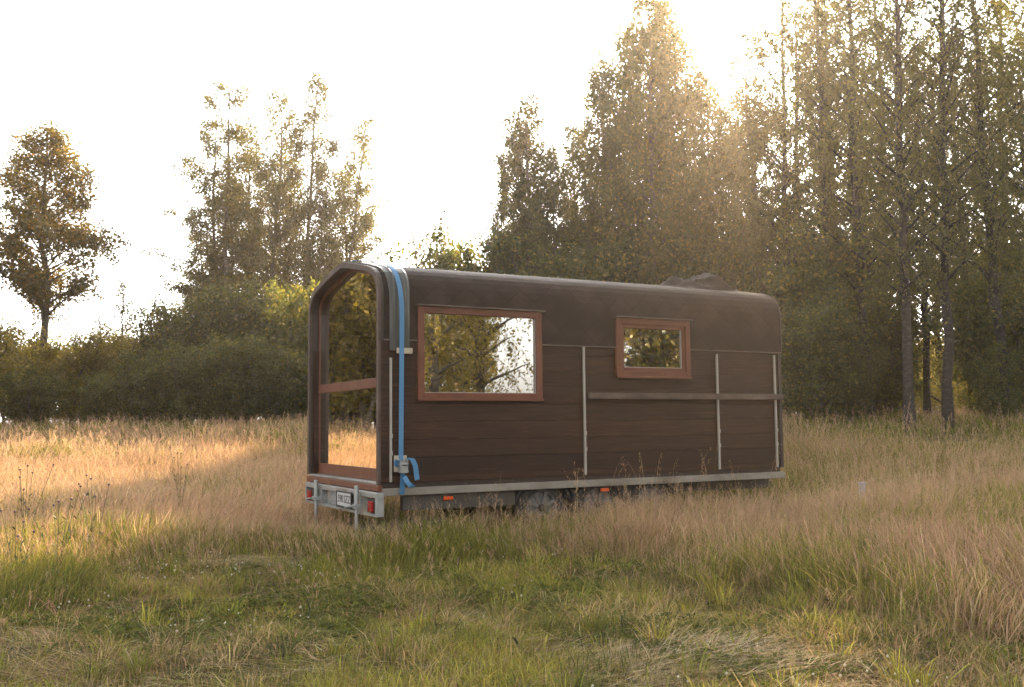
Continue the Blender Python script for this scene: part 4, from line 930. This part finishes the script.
# --- trees out of frame that the glass reflects
for i, (ox, oy, az, d, H, sp) in enumerate([(0, 1, -15.5, 36, 14, 'aspen'), (0, 1, -18.5, 34, 13, 'sunlitbirch'), (0, 1, -22, 34, 14, 'sunlitbirch'), (0, 1, -15.5, 21, 6.5, 'palebush'), (0, 1, -17, 20, 6, 'palebush'), (0, 1, -18.4, 21, 7, 'palebush'), (0, 1, -19.6, 19, 6, 'palebush'), (0, 1, -21, 21, 7, 'palebush'), (0, 1, -22.6, 20, 6.5, 'palebush'),
        (0, 1, -16.4, 28, 8, 'bush'), (0, 1, -19.2, 29, 8, 'bush'), (0, 1, -21.8, 28, 8, 'bush'), (0, 1, -17.8, 38, 5, 'bush'), (0, 1, -20.3, 38, 5, 'bush'), (0, 1, -18.9, 44, 5, 'palebush'), (0, 1, -23, 40, 6, 'bush'), (0, 1, -16, 40, 6, 'bush'), (0, 1, -28, 34, 13, 'maple'), (0, 1, -35, 34, 12, 'aspen'), (0, 1, -20, 42, 13, 'aspen'),
        (1.2, 0, 153.2, 19, 17, 'sunlitbirch'), (1.2, 0, 157.5, 18, 17, 'sunlitbirch'), (1.2, 0, 155.4, 26, 17, 'openaspen'), (1.2, 0, 154.5, 30, 12, 'openaspen'), (1.2, 0, 159, 24, 6, 'bush'),
        (3.5, 0, 143.4, 15, 17, 'sunlitbirch'), (3.5, 0, 140, 18, 17, 'birch'), (3.5, 0, 142.6, 20, 14, 'sunlitbirch'), (3.5, 0, 138, 15, 8, 'bush'), (1.2, 0, 166, 24, 17, 'birch'), (1.2, 0, 175, 25, 16, 'birch')]):
    a = R_(az); x, y = ox+d*math.sin(a), oy+d*math.cos(a); s = H/PH[sp]
    e = empty(NM[sp], (x, y, float(height(x, y))), i*1.7, label='tree outside the photo mirrored in the cabin glass', cat=CT.get(sp, 'tree'), group='trees mirrored in the cabin glass'); e.scale = (s, s, s)
    for nm, me in zip(('trunk', 'crown'), PT[sp][i % len(PT[sp])]):
        o = bpy.data.objects.new(nm, me); COL.objects.link(o); o.parent = e

# ================================================================== SKY AND SUN
SUN_AZ, SUN_EL = R_(40.6), R_(23.2)
w = bpy.data.worlds.new('World'); SC.world = w; w.use_nodes = True; nt = w.node_tree; nt.nodes.clear()
sky = nt.nodes.new('ShaderNodeTexSky'); sky.sky_type = 'NISHITA'; sky.sun_disc = False; sky.sun_elevation = SUN_EL; sky.sun_rotation = SUN_AZ
sky.air_density = 1.0; sky.dust_density = 3.0; sky.ozone_density = 1.0
hs = nt.nodes.new('ShaderNodeHueSaturation'); hs.inputs['Saturation'].default_value = .12
bg = nt.nodes.new('ShaderNodeBackground'); bg.inputs[1].default_value = .14; wo = nt.nodes.new('ShaderNodeOutputWorld')
nt.links.new(sky.outputs[0], hs.inputs['Color']); nt.links.new(hs.outputs[0], bg.inputs[0]); nt.links.new(bg.outputs[0], wo.inputs[0])
sd = bpy.data.lights.new('sun', 'SUN'); so = bpy.data.objects.new('sun', sd); COL.objects.link(so)
sd.energy = 4.8; sd.angle = R_(.6); sd.color = (1, .74, .45)
sv = Vector((math.sin(SUN_AZ)*math.cos(SUN_EL), math.cos(SUN_AZ)*math.cos(SUN_EL), math.sin(SUN_EL)))
so.rotation_euler = sv.to_track_quat('Z', 'Y').to_euler(); so.location = sv*50

HAZE = 0.0005  # haze volume added to spread a warm veil of glow round the sun
if HAZE:
    m, nt, out = new_mat('added glow haze'); v = nt.nodes.new('ShaderNodeVolumePrincipled')
    v.inputs['Color'].default_value = (1, .89, .79, 1); v.inputs['Density'].default_value = HAZE; v.inputs['Anisotropy'].default_value = .77
    nt.links.new(v.outputs[0], out.inputs['Volume'])
    bm = bmesh.new(); box(bm, -370, 370, -370, 370, -2.0, 34)
    hz = bm_obj('haze', bm, m); tag(hz, 'thin warm added glow haze over the whole meadow', 'haze', kind='stuff')

vs = SC.view_settings; vs.view_transform = 'Standard'; vs.look = 'None'; vs.exposure = 2.12; vs.gamma = 1; vs.use_curve_mapping = False
cy = SC.cycles; cy.max_bounces = 8; cy.diffuse_bounces = 3; cy.glossy_bounces = 3; cy.transmission_bounces = 4; cy.transparent_max_bounces = 6; cy.volume_bounces = 0
cy.use_denoising = True; cy.caustics_reflective = False; cy.caustics_refractive = False; cy.sample_clamp_indirect = 6
